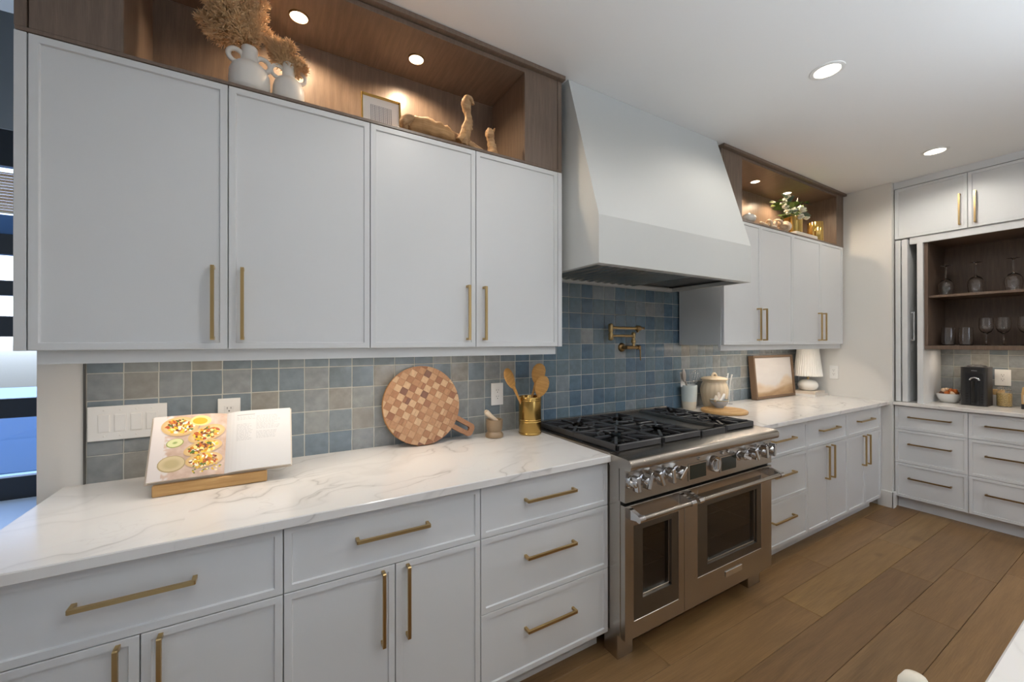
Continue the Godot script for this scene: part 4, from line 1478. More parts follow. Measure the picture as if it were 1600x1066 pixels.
func _right_decor() -> void:
	var y := 2.3628
	var t := thing("ceramic_ball", "small pale knobbly ceramic ball beside the hood on the right shelf", "ornament", Vector3(3.17, y, -1.765))
	pl(t, "ball", blob(S(), Vector3(0, 0.040, 0), Vector3(0.056, 0.036, 0.05), 0.2, 4), "white_gloss")
	t = thing("wooden_chain", "pale carved wooden chain links heaped on the right open shelf", "chain ornament", Vector3(3.54, y, -1.77))
	var links := [[-0.14, 0.030, 0.0, 0.6, 0.3], [-0.085, 0.036, 0.01, 1.35, 0.9], [-0.03, 0.026, 0.0, 0.2, 0.1], [0.025, 0.042, 0.005, 1.4, 0.4], [0.07, 0.072, 0.0, 0.9, 1.2], [0.115, 0.070, 0.0, 1.5, 0.2], [0.14, 0.034, 0.02, 1.2, 1.5]]
	for l in links:
		var b := Basis(Vector3.UP, l[4]) * Basis(Vector3.RIGHT, l[3])
		var q := arc(Vector3.ZERO, Vector3.RIGHT, Vector3(0, 0, 1), 0.028, 0, 340, 17)
		for i in q.size():
			q[i] = (q[i] as Vector3) * Vector3(1.35, 1, 1)
		var xf := Transform3D(b, Vector3(l[0], maxf(l[1], 0.028 * absf(sin(l[3])) + 0.0112), l[2]))
		pl(t, "link", tube(S(), q, 0.0105, 10, true), "pale_wood", xf)
	t = thing("wooden_knot", "chunky pale carved wooden knot between the chain and the gold vase", "ornament", Vector3(3.715, y, -1.765))
	var s := S()
	blob(s, Vector3(0, 0.054, 0), Vector3(0.055, 0.046, 0.05), 0.3, 9)
	pl(t, "knot", s, "pale_wood")
	t = thing("flat_book", "flat white book lying under the gold flower vase on the right shelf", "book", Vector3(4.02, y, -1.785))
	pl(t, "cover", box(S(), Vector3(-0.185, 0.0, -0.085), Vector3(0.185, 0.030, 0.055), 0.002), "paper")
	pl(t, "pages", box(S(), Vector3(-0.180, 0.004, 0.0552), Vector3(0.187, 0.026, 0.0556), 0.0), "book_edge")
	t = thing("gold_vase", "shiny gold vase full of white and green flowers on the right shelf", "vase", Vector3(3.93, y + 0.0305, -1.80))
	pl(t, "body", lathe(S(), V2([0.0, 0.0, 0.060, 0.0, 0.066, 0.004, 0.068, 0.012, 0.070, 0.135, 0.072, 0.140, 0.069, 0.140, 0.066, 0.13, 0.0, 0.12]), 40), "gold")
	var f := thing("flower_bunch", "bunch of white blossoms and green leaves in the gold vase", "flowers", Vector3(3.93, y + 0.165, -1.80))
	var r := RandomNumberGenerator.new()
	r.seed = 77
	s = S()
	for k in 12:
		var e := Vector3(r.randf_range(-0.16, 0.18), r.randf_range(0.05, 0.17), r.randf_range(-0.08, 0.06))
		tube(s, [Vector3(r.randf_range(-0.03, 0.03), -0.05, r.randf_range(-0.03, 0.03)), e * Vector3(0.35, 0.5, 0.4), e], 0.0025, 5)
	pl(f, "stems", s, "leaf")
	for k in 46:
		var c := Vector3(r.randf_range(-0.20, 0.20), r.randf_range(0.015, 0.185), r.randf_range(-0.09, 0.07))
		s = S()
		var d := Vector3(c.x, 0.4 * c.y + r.randf_range(-0.05, 0.05), c.z + r.randf_range(-0.05, 0.08)).normalized()
		var sd := d.cross(Vector3(r.randfn() * 0.4, 1, r.randfn() * 0.6)).normalized()
		var n := sd.cross(d).normalized()
		var L := r.randf_range(0.06, 0.095)
		var W := L * 0.34
		for sg: float in [-1.0, 1.0]:
			for i in 5:
				var u0 := i / 5.0
				var u1 := (i + 1) / 5.0
				var p0 := c + d * L * (u0 - 0.5) - n * 0.02 * u0 * u0
				var p1 := c + d * L * (u1 - 0.5) - n * 0.02 * u1 * u1
				var e0 := p0 + sd * sg * W * sin(PI * pow(u0, 0.8)) + n * 0.006 * sin(PI * u0)
				var e1 := p1 + sd * sg * W * sin(PI * pow(u1, 0.8)) + n * 0.006 * sin(PI * u1)
				tri(s, p0, e0, e1, n, n, n)
				tri(s, p0, e1, p1, n, n, n)
		pl(f, "leaf", s, ["leaf", "leaf_pale", "leaf_blue", "leaf"][k % 4])
	var heads := [Vector3(-0.17, 0.075, 0.02), Vector3(-0.14, 0.135, 0.0), Vector3(-0.09, 0.045, 0.05), Vector3(0.02, 0.065, 0.06), Vector3(-0.10, 0.175, 0.0), Vector3(0.17, 0.035, 0.03), Vector3(-0.16, 0.03, 0.03), Vector3(0.07, 0.075, 0.05), Vector3(-0.05, -0.01, 0.08), Vector3(0.18, 0.13, -0.02)]
	for h in heads:
		s = S()
		for k in 16:
			var a := Vector3(r.randfn(), r.randfn(), r.randfn()).normalized()
			blob(s, (h as Vector3) + a * 0.017, Vector3(0.012, 0.010, 0.012), 0.3, r.randi() % 50, 6)
		pl(f, "blossom", s, "petal")
	t = thing("gold_vessel", "fluted gold cylinder vessel at the right end of the right shelf", "vase", Vector3(4.30, y, -1.785))
	pl(t, "body", lathe(S(), V2([0.0, 0.0, 0.058, 0.0, 0.060, 0.003, 0.060, 0.178, 0.058, 0.180, 0.055, 0.178, 0.054, 0.02, 0.0, 0.02]), 72, Transform3D(), 0.03, 12), "gold")


# ---------------------------------------------------------------- on the left worktop
func plate(label: String, at: Vector3, turn: float, w: float, h: float, kind: String, n: int, group := "wall outlets") -> void:
	var sw := kind == "switch"
	var t := thing("switch_plate" if sw else "outlet", label, "light switch" if sw else "outlet", at, group, turn)
	pl(t, "plate", box(S(), Vector3(-w / 2, -h / 2, 0), Vector3(w / 2, h / 2, 0.006), 0.002), "white_plastic")
	for k in n:
		var x := (k - (n - 1) / 2.0) * 0.046
		var s := S()
		if sw:
			pl(t, "rocker_frame", box(S(), Vector3(x - 0.0185, -0.035, 0.006), Vector3(x + 0.0185, 0.035, 0.0068), 0.0003), "trim")
			var tilt := Transform3D(Basis(Vector3.RIGHT, 0.05), Vector3(x, 0, 0.0075))
			pl(t, "rocker", box(S(), Vector3(-0.0160, -0.0325, -0.003), Vector3(0.0160, 0.0325, 0.0022), 0.001, tilt), "white_plastic")
			for yy: float in [-0.049, 0.049]:
				s = S()
				lathe(s, V2([0.0, 0.0012, 0.0026, 0.0010, 0.0032, 0.0]), 10, Transform3D(Basis(Vector3.RIGHT, PI / 2), Vector3(x, yy, 0.006)))
				pl(t, "screw", s, "trim")
		else:
			pl(t, "receptacle", box(S(), Vector3(x - 0.0175, -0.034, 0.006), Vector3(x + 0.0175, 0.034, 0.0078), 0.001), "white_plastic")
			for yy: float in [-0.0185, 0.0185]:
				box(s, Vector3(x - 0.0075, yy + 0.001, 0.0078), Vector3(x - 0.0055, yy + 0.0100, 0.0081), 0.0)
				box(s, Vector3(x + 0.0055, yy + 0.002, 0.0078), Vector3(x + 0.0075, yy + 0.0095, 0.0081), 0.0)
				lathe(s, V2([0.0, 0.0003, 0.0026, 0.0003, 0.0027, 0.0]), 10, Transform3D(Basis(Vector3.RIGHT, PI / 2), Vector3(x, yy - 0.007, 0.0078)))
			pl(t, "slots", s, "slot")


func _counter_items_left() -> void:
	plate("white four-gang rocker switch plate on the tiles behind the cookbook", Vector3(-0.4935, 1.137, -2.101), 0.0, 0.230, 0.130, "switch", 4)
	plate("white wall outlet on the tiles just above the open cookbook", Vector3(-0.1735, 1.140, -2.101), 0.0, 0.080, 0.130, "outlet", 1)
	plate("white wall outlet on the tiles between chequered board and gold canister", Vector3(1.128, 1.137, -2.101), 0.0, 0.080, 0.130, "outlet", 1)
	# cookbook on its stand
	var t := thing("book_stand", "low bamboo book stand holding the open cookbook on the left worktop", "book stand", Vector3(-0.198, CT, -1.81))
	pl(t, "ledge", box(S(), Vector3(-0.168, 0.0, -0.030), Vector3(0.168, 0.040, 0.010), 0.003), "bamboo")
	var lean := Transform3D(Basis(Vector3.RIGHT, -0.50), Vector3(0, 0.0405, -0.0088))
	pl(t, "back_rest", box(S(), Vector3(-0.150, 0.0, -0.012), Vector3(0.150, 0.200, 0.0), 0.002), "bamboo", lean)
	pl(t, "prop", box(S(), Vector3(-0.03, 0.0, -0.006), Vector3(0.03, 0.15, 0.0), 0.001), "bamboo", Transform3D(Basis(Vector3.RIGHT, 0.397), Vector3(0, 0.0025, -0.142)))
	print_mat("photo_page", photo_page(), 0.35)
	print_mat("text_page", text_page(), 0.5)
	var b := thing("cookbook", "open cookbook showing a photo of tacos beside a text page", "book", Vector3(-0.165, CT + 0.045, -1.815))
	b.rotation = Vector3(-0.50, 0.0, 0.0)
	var H := 0.232
	pl(b, "cover", box(S(), Vector3(-0.224, -0.004, -0.004), Vector3(0.220, H + 0.004, 0.0), 0.001), "book_cover")
	var hgt := func(u: float) -> float:
		return 0.003 + 0.026 * (1.0 - exp(-absf(u) / 0.030)) - 0.008 * absf(u) / 0.2
	for sg: float in [-1.0, 1.0]:
		var W := 0.215
		var s := S()
		var blk := S()
		var n := 14
		for i in n:
			var u0 := sg * W * pow(i / float(n), 1.4)
			var u1 := sg * W * pow((i + 1) / float(n), 1.4)
			var h0: float = hgt.call(u0)
			var h1: float = hgt.call(u1)
			var nn := Vector3(-(h1 - h0), 0, u1 - u0).normalized() * (1.0 if sg > 0 else -1.0)
			var q := [Vector3(u0, 0, h0), Vector3(u1, 0, h1), Vector3(u1, H, h1), Vector3(u0, H, h0)]
			var v := [0.5 + u0 / W / 2.0 * 1.0, 0.5 + u1 / W / 2.0]
			var a := absf(u0) / W
			var c := absf(u1) / W
			if sg < 0:
				a = 1.0 - a
				c = 1.0 - c
			var uv := [Vector2(a, 1), Vector2(c, 1), Vector2(c, 0), Vector2(a, 0)]
			for k in ([0, 3, 2, 0, 2, 1] if sg > 0 else [0, 1, 2, 0, 2, 3]):
				s.set_normal(nn)
				s.set_uv(uv[k])
				s.add_vertex(q[k])
			quad(blk, Vector3(u0, 0.0005, 0.0004), Vector3(u1, 0.0005, 0.0004), Vector3(u1, 0.0005, h1 - 0.0004), Vector3(u0, 0.0005, h0 - 0.0004), Vector3(0, -1, 0))
			quad(blk, Vector3(u0, H - 0.0005, 0.0004), Vector3(u1, H - 0.0005, 0.0004), Vector3(u1, H - 0.0005, h1 - 0.0004), Vector3(u0, H - 0.0005, h0 - 0.0004), Vector3(0, 1, 0))
		var he: float = hgt.call(W)
		quad(blk, Vector3(sg * W, 0.0005, 0.0004), Vector3(sg * (W + 0.004), 0.0005, 0.0), Vector3(sg * (W + 0.004), H - 0.0005, 0.0), Vector3(sg * W, H - 0.0005, 0.0004), Vector3(0, 0, 1))
		quad(blk, Vector3(sg * W, 0.0005, 0.0004), Vector3(sg * W, H - 0.0005, 0.0004), Vector3(sg * W, H - 0.0005, he), Vector3(sg * W, 0.0005, he), Vector3(sg, 0, 0))
		var pg := pl(b, "page_block", blk, "book_edge")
		pl(pg, "photo_page" if sg < 0 else "text_page", s, "photo_page" if sg < 0 else "text_page")
	_round_board()
	# mortar and pestle
	t = thing("mortar", "small stone mortar on the worktop between chequered board and gold canister", "mortar", Vector3(1.052, CT, -1.99))
	pl(t, "bowl", lathe(S(), V2([0.0, 0.0, 0.044, 0.0, 0.050, 0.004, 0.051, 0.016, 0.044, 0.026, 0.038, 0.034, 0.043, 0.042, 0.046, 0.060, 0.0475, 0.099, 0.044, 0.100, 0.040, 0.096, 0.037, 0.055, 0.0, 0.045]), 32), "olive_stone")
	var p := thing("pestle", "pale wooden pestle leaning in the small stone mortar", "pestle", Vector3(1.062, CT + 0.055, -1.99))
	pl(p, "stick", tube(S(), [Vector3(0.012, 0.010, 0.0), Vector3(0.0, 0.030, 0.0), Vector3(-0.030, 0.058, 0.004), Vector3(-0.062, 0.088, 0.008), Vector3(-0.070, 0.095, 0.009)], [0.013, 0.016, 0.013, 0.015, 0.010], 14), "pale_wood")
	# gold canister with spoons
	t = thing("canister", "ribbed gold utensil canister at the left side of the range", "canister", Vector3(1.268, CT, -1.957))
	pl(t, "body", lathe(S(), V2([0.0, 0.0, 0.062, 0.0, 0.065, 0.003, 0.0655, 0.212, 0.064, 0.216, 0.062, 0.214, 0.061, 0.01, 0.0, 0.008]), 64), "canister_gold")
	var s := S()
	for yy: float in [0.010, 0.075, 0.085, 0.196, 0.206]:
		lathe(s, V2([0.0655, yy - 0.003, 0.0672, yy, 0.0655, yy + 0.003]), 48)
	pl(t, "rib", s, "canister_gold")
	var sp := [["wooden spoon leaning left out of the gold canister, its bowl edge-on", Vector3(0.02, 0.02, 0.0), Vector3(-0.160, 0.375, 0.0), 1.15], ["wooden spoon in front of the pair leaning right in the gold canister", Vector3(-0.028, 0.02, 0.028), Vector3(0.066, 0.318, 0.045), 0.25], ["wooden spoon behind the other one leaning right in the gold canister", Vector3(-0.03, 0.02, -0.028), Vector3(0.100, 0.395, -0.035), 0.35]]
	for q in sp:
		t = thing("wooden_spoon", q[0], "spoon", Vector3(1.268, CT, -1.957) + q[1], "wooden spoons in the gold canister")
		var e: Vector3 = q[2] - q[1]
		var d := e.normalized()
		var side := d.cross(Vector3(0, 0, 1)).normalized().rotated(d, q[3])
		var facing := (Vector3(-0.5, 0.1, 0.86) if q[3] < 1.0 else Vector3(0.35, 0.2, 0.9)).normalized()
		side = d.cross(facing).normalized()
		var nrm := side.cross(d)
		pl(t, "handle", tube(S(), [Vector3.ZERO, e * 0.35, e * 0.62, e * 0.74], [0.006, 0.0065, 0.0075, 0.010], 10), "spoon_wood")
		var xf := Transform3D(Basis(side, d, nrm), e * 0.86)
		s = S()
		lathe(s, V2([0.0, -0.064, 0.013, -0.060, 0.026, -0.044, 0.037, -0.018, 0.0405, 0.006, 0.037, 0.032, 0.025, 0.052, 0.012, 0.060, 0.0, 0.062]), 26)
		var head := MeshInstance3D.new()
		head.name = "bowl"
		head.mesh = s.commit()
		head.material_override = M.spoon_wood
		head.transform = xf * Transform3D(Basis().scaled(Vector3(1, 1, 0.26)), Vector3.ZERO)
		t.add_child(head, true)
	# pot filler on the tiles
	t = thing("pot_filler", "bronze folding pot filler tap on the blue tiles above the range", "tap", Vector3(2.150, 1.405, ZW))
	var zz := 0.055
	s = S()
	lathe(s, V2([0.0, 0.014, 0.020, 0.014, 0.031, 0.006, 0.033, 0.0]), 30, Transform3D(Basis(Vector3.RIGHT, PI / 2), Vector3.ZERO))
	pl(t, "flange", s, "brass_dark")
	s = S()
	tube(s, [Vector3(0, 0, 0.01), Vector3(0, 0, zz)], 0.012, 16)
	tube(s, [Vector3(-0.012, 0, zz), Vector3(0.105, 0, zz)], 0.013, 16)
	lathe(s, V2([0.0, -0.002, 0.017, 0.0, 0.017, 0.02, 0.0, 0.022]), 20, Transform3D(Basis(Vector3(0, 0, 1), -PI / 2), Vector3(0.10, 0, zz)))
	pl(t, "valve", s, "brass_dark")
	var lv := S()
	tube(lv, [Vector3(0.118, 0.002, zz), Vector3(0.132, 0.002, zz)], 0.008, 12)
	tube(lv, [Vector3(0.130, 0.006, zz), Vector3(0.130, -0.095, zz + 0.004)], [0.0058, 0.004], 10)
	pl(t, "lever", lv, "brass_dark")
	s = S()
	tube(s, [Vector3(0.062, 0.005, zz), Vector3(0.062, 0.105, zz)], 0.0105, 16)
	lathe(s, V2([0.0105, 0.030, 0.016, 0.034, 0.016, 0.052, 0.0105, 0.056]), 20, Transform3D(Basis(), Vector3(0.062, 0, zz)))
	lathe(s, V2([0.0105, 0.066, 0.0145, 0.07, 0.0145, 0.10, 0.009, 0.108, 0.0, 0.11]), 20, Transform3D(Basis(), Vector3(0.062, 0, zz)))
	pl(t, "riser", s, "brass")
	s = S()
	tube(s, [Vector3(-0.150, 0.082, zz), Vector3(0.062, 0.082, zz)], 0.0088, 14)
	pl(t, "lower_arm", s, "brass")
	s = S()
	lathe(s, V2([0.0, 0.048, 0.010, 0.050, 0.0165, 0.056, 0.0165, 0.098, 0.012, 0.104, 0.012, 0.108, 0.0165, 0.114, 0.0165, 0.158, 0.010, 0.166, 0.0, 0.168]), 24, Transform3D(Basis(), Vector3(-0.158, 0, zz)))
	pl(t, "swivel", s, "brass")
	s = S()
	tube(s, [Vector3(-0.150, 0.138, zz), Vector3(0.07, 0.138, zz), Vector3(0.10, 0.138, zz)], [0.0088, 0.0088, 0.010], 14)
	pl(t, "upper_arm", s, "brass")
	s = S()
	lathe(s, V2([0.0, 0.0, 0.014, 0.003, 0.019, 0.012, 0.019, 0.040, 0.014, 0.052, 0.009, 0.060, 0.008, 0.085, 0.0, 0.088]), 20, Transform3D(Basis(Vector3(0, 0, 1), -PI / 2), Vector3(0.085, 0.138, zz)))
	tube(s, [Vector3(0.108, 0.135, zz), Vector3(0.106, 0.108, zz)], [0.010, 0.008], 14)
	pl(t, "spout", s, "brass_dark")


func _round_board() -> void:
	var t := thing("round_board", "round chequered end-grain cutting board leaning on the left tiles", "cutting board", Vector3(0.655, CT + 0.0042, -1.998))
	t.rotation.x = -0.16
	var R := 0.203
	var c := Vector2(0, R)
	var ang := deg_to_rad(-31.0)
	var rim := PackedVector2Array()
	for q in circle(R, 64):
		rim.append(q + c)
	# the paddle handle with its slot
	var hx := Transform3D(Basis(Vector3(0, 0, 1), ang), Vector3(0, R, 0))
	var s := S()
	var L0 := R - 0.012
	var L1 := R + 0.118
	var outer := PackedVector2Array([Vector2(L0, 0.037), Vector2(L0, 0.0115), Vector2(L1 - 0.034, 0.0115), Vector2(L1 - 0.027, 0.006), Vector2(L1 - 0.027, -0.006), Vector2(L1 - 0.034, -0.0115), Vector2(L0, -0.0115), Vector2(L0, -0.037), Vector2(L1 - 0.016, -0.035), Vector2(L1 - 0.004, -0.026), Vector2(L1, -0.012), Vector2(L1, 0.012), Vector2(L1 - 0.004, 0.026), Vector2(L1 - 0.016, 0.035)])
	extr(s, outer, -0.024, -0.002, hx)
	pl(t, "handle", s, "block_1")
	s = S()
	extr(s, rim, -0.024, -0.003, Transform3D(), true)
	pl(t, "base", s, "board_wood")
	var r := RandomNumberGenerator.new()
	r.seed = 14
	var a := 0.0345
	var inner := circle(R - 0.0015, 64)
	for i in range(-6, 6):
		for j in range(-6, 6):
			# a few blocks are glued up in halves
			var parts := [[0.0, 1.0]]
			if r.randf() < 0.16:
				parts = [[0.0, 0.5], [0.5, 1.0]]
			for p in parts:
				var g := 0.0004
				var cell := PackedVector2Array([Vector2((i + p[0]) * a + g, j * a + g), Vector2((i + p[1]) * a - g, j * a + g), Vector2((i + p[1]) * a - g, (j + 1) * a - g), Vector2((i + p[0]) * a + g, (j + 1) * a - g)])
				var cut := Geometry2D.intersect_polygons(cell, inner)
				if cut.is_empty():
					continue
				s = S()
				extr(s, cut[0], -0.003, 0.0004 * r.randf(), hx)
				var dark := (i + j) % 2 == 0
				var pick: int = [1, 4, 4, 3, 1, 5][r.randi() % 6] if dark else [0, 2, 0, 4, 2, 0][r.randi() % 6]
				pl(t, "block", s, "block_%d" % pick)


# ---------------------------------------------------------------- on the right worktop
func _counter_items_right() -> void:
	plate("white wall outlet on the end wall right of the pleated lamp", Vector3(4.708, 1.145, -1.800), -PI / 2, 0.072, 0.130, "outlet", 1)
	var t := thing("utensil_cup", "pale two-tone stoneware cup holding a grey spoon behind the range", "cup", Vector3(2.812, CT, -2.032))
	pl(t, "body", lathe(S(), V2([0.054, 0.062, 0.057, 0.10, 0.0595, 0.165, 0.060, 0.188, 0.0585, 0.190, 0.056, 0.188, 0.052, 0.06, 0.048, 0.012, 0.0, 0.010]), 36), "pale_glaze")
	pl(t, "sandy_base", lathe(S(), V2([0.0, 0.0, 0.044, 0.0, 0.049, 0.005, 0.0525, 0.045, 0.0541, 0.063]), 36), "cream")
	var o := Vector3(2.812, CT, -2.032)
	t = thing("serving_spoon", "grey serving spoon standing in the two-tone cup, leaning left", "spoon", o + Vector3(0.012, 0.02, 0.01))
	pl(t, "handle", tube(S(), [Vector3(0.02, 0, 0), Vector3(-0.03, 0.12, 0.0), Vector3(-0.075, 0.205, 0.0)], [0.005, 0.005, 0.008], 10), "grey_spoon")
	var s := S()
	blob(s, Vector3.ZERO, Vector3(0.036, 0.056, 0.012), 0.0, 1, 18)
	pl(t, "bowl", s, "grey_spoon", Transform3D(Basis(Vector3(0, 0, 1), 0.42).rotated(Vector3.UP, 0.35), Vector3(-0.092, 0.248, 0.002)))
	t = thing("spatula", "white flat spatula standing in the two-tone cup behind the grey spoon", "spatula", o + Vector3(-0.012, 0.02, -0.02))
	pl(t, "blade", box(S(), Vector3(-0.026, 0.16, -0.003), Vector3(0.026, 0.275, 0.003), 0.002, Transform3D(Basis(Vector3(0, 0, 1), 0.10), Vector3(-0.02, 0, 0))), "white_plastic")
	pl(t, "handle", tube(S(), [Vector3(0.0, 0.0, 0), Vector3(-0.034, 0.17, 0)], 0.006, 10), "white_plastic")
	t = thing("whisk", "wire whisk standing in the two-tone cup, leaning right", "whisk", o + Vector3(0.015, 0.02, -0.01))
	s = S()
	for k in 5:
		var a := PI * k / 5.0
		var loop := []
		for i in 15:
			var u := i / 14.0
			var w := 0.034 * sin(PI * u) * (1.0 if u < 0.5 else -1.0)
			var hgt := 0.15 + 0.13 * sin(PI * u)
			var rad := 0.033 * sin(TAU * u) * 1.0
			loop.append(Vector3(0.30 * hgt + cos(a) * rad, hgt, sin(a) * rad))
		tube(s, loop, 0.0011, 5)
	pl(t, "wires", s, "chrome")
	pl(t, "handle", tube(S(), [Vector3(0, 0, 0), Vector3(0.046, 0.155, 0)], 0.006, 10), "chrome")
	t = thing("cookie_jar", "beige ribbed stoneware jar with lid beside the two-tone cup", "jar", Vector3(3.065, CT, -1.985))
	pl(t, "body", lathe(S(), V2([0.0, 0.0, 0.072, 0.0, 0.076, 0.004, 0.090, 0.055, 0.102, 0.115, 0.103, 0.150, 0.094, 0.185, 0.083, 0.203, 0.083, 0.210]), 72, Transform3D(), 0.014, 18), "stoneware")
	pl(t, "rim", lathe(S(), V2([0.083, 0.206, 0.088, 0.212, 0.088, 0.220, 0.080, 0.224, 0.0, 0.222]), 40), "stoneware")
	var lid := pl(t, "lid", lathe(S(), V2([0.0, 0.224, 0.094, 0.222, 0.100, 0.228, 0.098, 0.235, 0.080, 0.243, 0.040, 0.250, 0.0, 0.252]), 40), "stoneware")
	pl(lid, "knob", tube(S(), arc(Vector3(0, 0.248, 0), Vector3.RIGHT, Vector3.UP, 0.026, 0, 180, 14), 0.009, 12), "stoneware")
	t = thing("glass_jar", "clear glass jar with white sticks behind the beige jar", "jar", Vector3(3.315, CT, -2.035))
	pl(t, "body", lathe(S(), V2([0.0, 0.0, 0.048, 0.0, 0.051, 0.004, 0.051, 0.175, 0.0485, 0.175, 0.0485, 0.006, 0.0, 0.006]), 32), "glass")
	s = S()
	tube(s, [Vector3(0.0, 0.008, 0.0), Vector3(0.012, 0.20, 0.0), Vector3(0.020, 0.262, 0.0)], [0.003, 0.003, 0.007], 8)
	tube(s, [Vector3(0.01, 0.008, 0.01), Vector3(0.04, 0.19, 0.01), Vector3(0.062, 0.250, 0.01)], [0.003, 0.003, 0.008], 8)
	tube(s, [Vector3(-0.01, 0.008, 0.01), Vector3(-0.01, 0.17, 0.01), Vector3(-0.012, 0.235, 0.01)], [0.003, 0.003, 0.006], 8)
	pl(t, "sticks", s, "white_plastic")
	t = thing("serving_board", "round pale wooden serving board behind the right end of the range", "serving board", Vector3(2.900, CT, -1.800))
	pl(t, "disc", lathe(S(), V2([0.0, 0.0, 0.150, 0.0, 0.157, 0.004, 0.160, 0.012, 0.158, 0.020, 0.150, 0.024, 0.0, 0.025]), 56), "bamboo")
	t = thing("packet_bowl", "small blue-grey bowl full of packets on the round serving board", "bowl", Vector3(2.944, CT + 0.025, -1.866))
	pl(t, "body", lathe(S(), V2([0.0, 0.0, 0.030, 0.0, 0.032, 0.006, 0.046, 0.018, 0.060, 0.038, 0.066, 0.058, 0.063, 0.058, 0.056, 0.040, 0.042, 0.022, 0.0, 0.014]), 40), "blue_glaze")
	pl(t, "rim", lathe(S(), V2([0.0655, 0.052, 0.068, 0.057, 0.067, 0.061, 0.063, 0.061, 0.0625, 0.055]), 40), "rim_glaze")
	var ps := [["cream paper packet leaning left out of the blue-grey bowl", Vector3(-0.042, 0.058, 0.005), 1.0, 0.1, "packet"], ["white paper packet tilted at the right in the blue-grey bowl", Vector3(0.022, 0.062, 0.01), -0.85, 0.25, "paper"], ["beige paper packet upright in the middle of the blue-grey bowl", Vector3(-0.006, 0.068, 0.0), -0.65, -0.1, "linen"]]
	for q in ps:
		var p := thing("paper_packet", q[0], "packet", Vector3(2.944, CT + 0.025, -1.866) + q[1], "packets in the blue-grey bowl")
		p.rotation = Vector3(q[3], 0.3, q[2])
		pl(p, "sleeve", box(S(), Vector3(-0.020, -0.040, -0.008), Vector3(0.020, 0.046, 0.008), 0.003), q[4])
	# framed landscape
	print_mat("landscape", landscape(), 0.6)
	t = thing("framed_landscape", "walnut framed muted landscape leaning on the tiles left of the lamp", "painting", Vector3(4.085, CT + 0.0028, -2.028))
	t.rotation.x = -0.085
	var w := 0.348
	var h := 0.400
	s = S()
	for k in [[-w, 0, -w + 0.022, h], [w - 0.022, 0, w, h], [-w + 0.022, 0, w - 0.022, 0.022], [-w + 0.022, h - 0.022, w - 0.022, h]]:
		box(s, Vector3(k[0], k[1], -0.03), Vector3(k[2], k[3], 0.020), 0.0015)
	pl(t, "frame", s, "walnut")
	pl(t, "board", box(S(), Vector3(-w + 0.022, 0.022, -0.02), Vector3(w - 0.022, h - 0.022, 0.006), 0.0), "wall_art_white")
	pl(t, "canvas", sheet(S(), Vector3(-w + 0.022, 0.022, 0.007), Vector3(w - 0.022, 0.022, 0.007), Vector3(w - 0.022, h - 0.022, 0.007), Vector3(-w + 0.022, h - 0.022, 0.007)), "landscape")
	# books and the lamp
	for k in 2:
		var bk := thing("closed_book", ["pale book at the bottom under the pleated lamp", "tan book on top, right under the pebble base of the lamp"][k], "book", Vector3(4.555 - 0.012 * k, CT + 0.024 * k, -1.955), "books under the lamp", [0.0, 0.05][k])
		var bw: float = [0.136, 0.118][k]
		var bd: float = [0.118, 0.105][k]
		var hh := 0.0238
		var sc := S()
		box(sc, Vector3(-bw, 0, -bd), Vector3(bw, 0.003, bd), 0.0008)
		box(sc, Vector3(-bw, hh - 0.003, -bd), Vector3(bw, hh, bd), 0.0008)
		box(sc, Vector3(-bw, 0.003, -bd), Vector3(-bw + 0.003, hh - 0.003, bd), 0.0)
		pl(bk, "cover", sc, ["paper", "linen"][k])
		pl(bk, "pages", box(S(), Vector3(-bw + 0.003, 0.003, -bd + 0.004), Vector3(bw - 0.004, hh - 0.003, bd - 0.003), 0.0), "book_edge")
	t = thing("table_lamp", "white table lamp with pebble base and pleated shade on two books", "lamp", Vector3(4.545, CT + 0.048, -1.955))
	pl(t, "base", lathe(S(), V2([0.0, 0.0, 0.044, 0.0, 0.062, 0.008, 0.079, 0.030, 0.085, 0.054, 0.080, 0.078, 0.062, 0.098, 0.036, 0.108, 0.014, 0.111, 0.0, 0.112]), 44), "white_gloss")
	pl(t, "stem", lathe(S(), V2([0.010, 0.111, 0.010, 0.30, 0.0, 0.302]), 14), "brass")
	pl(t, "shade", lathe(S(), V2([0.118, 0.145, 0.0885, 0.418]), 288, Transform3D(), 0.022, 36), "lampshade")
	s = S()
	for k in 3:
		var a := TAU * k / 3.0
		tube(s, [Vector3(0, 0.300, 0), Vector3(cos(a) * 0.099, 0.305, sin(a) * 0.099)], 0.0015, 6)
	pl(t, "spider", s, "brass")


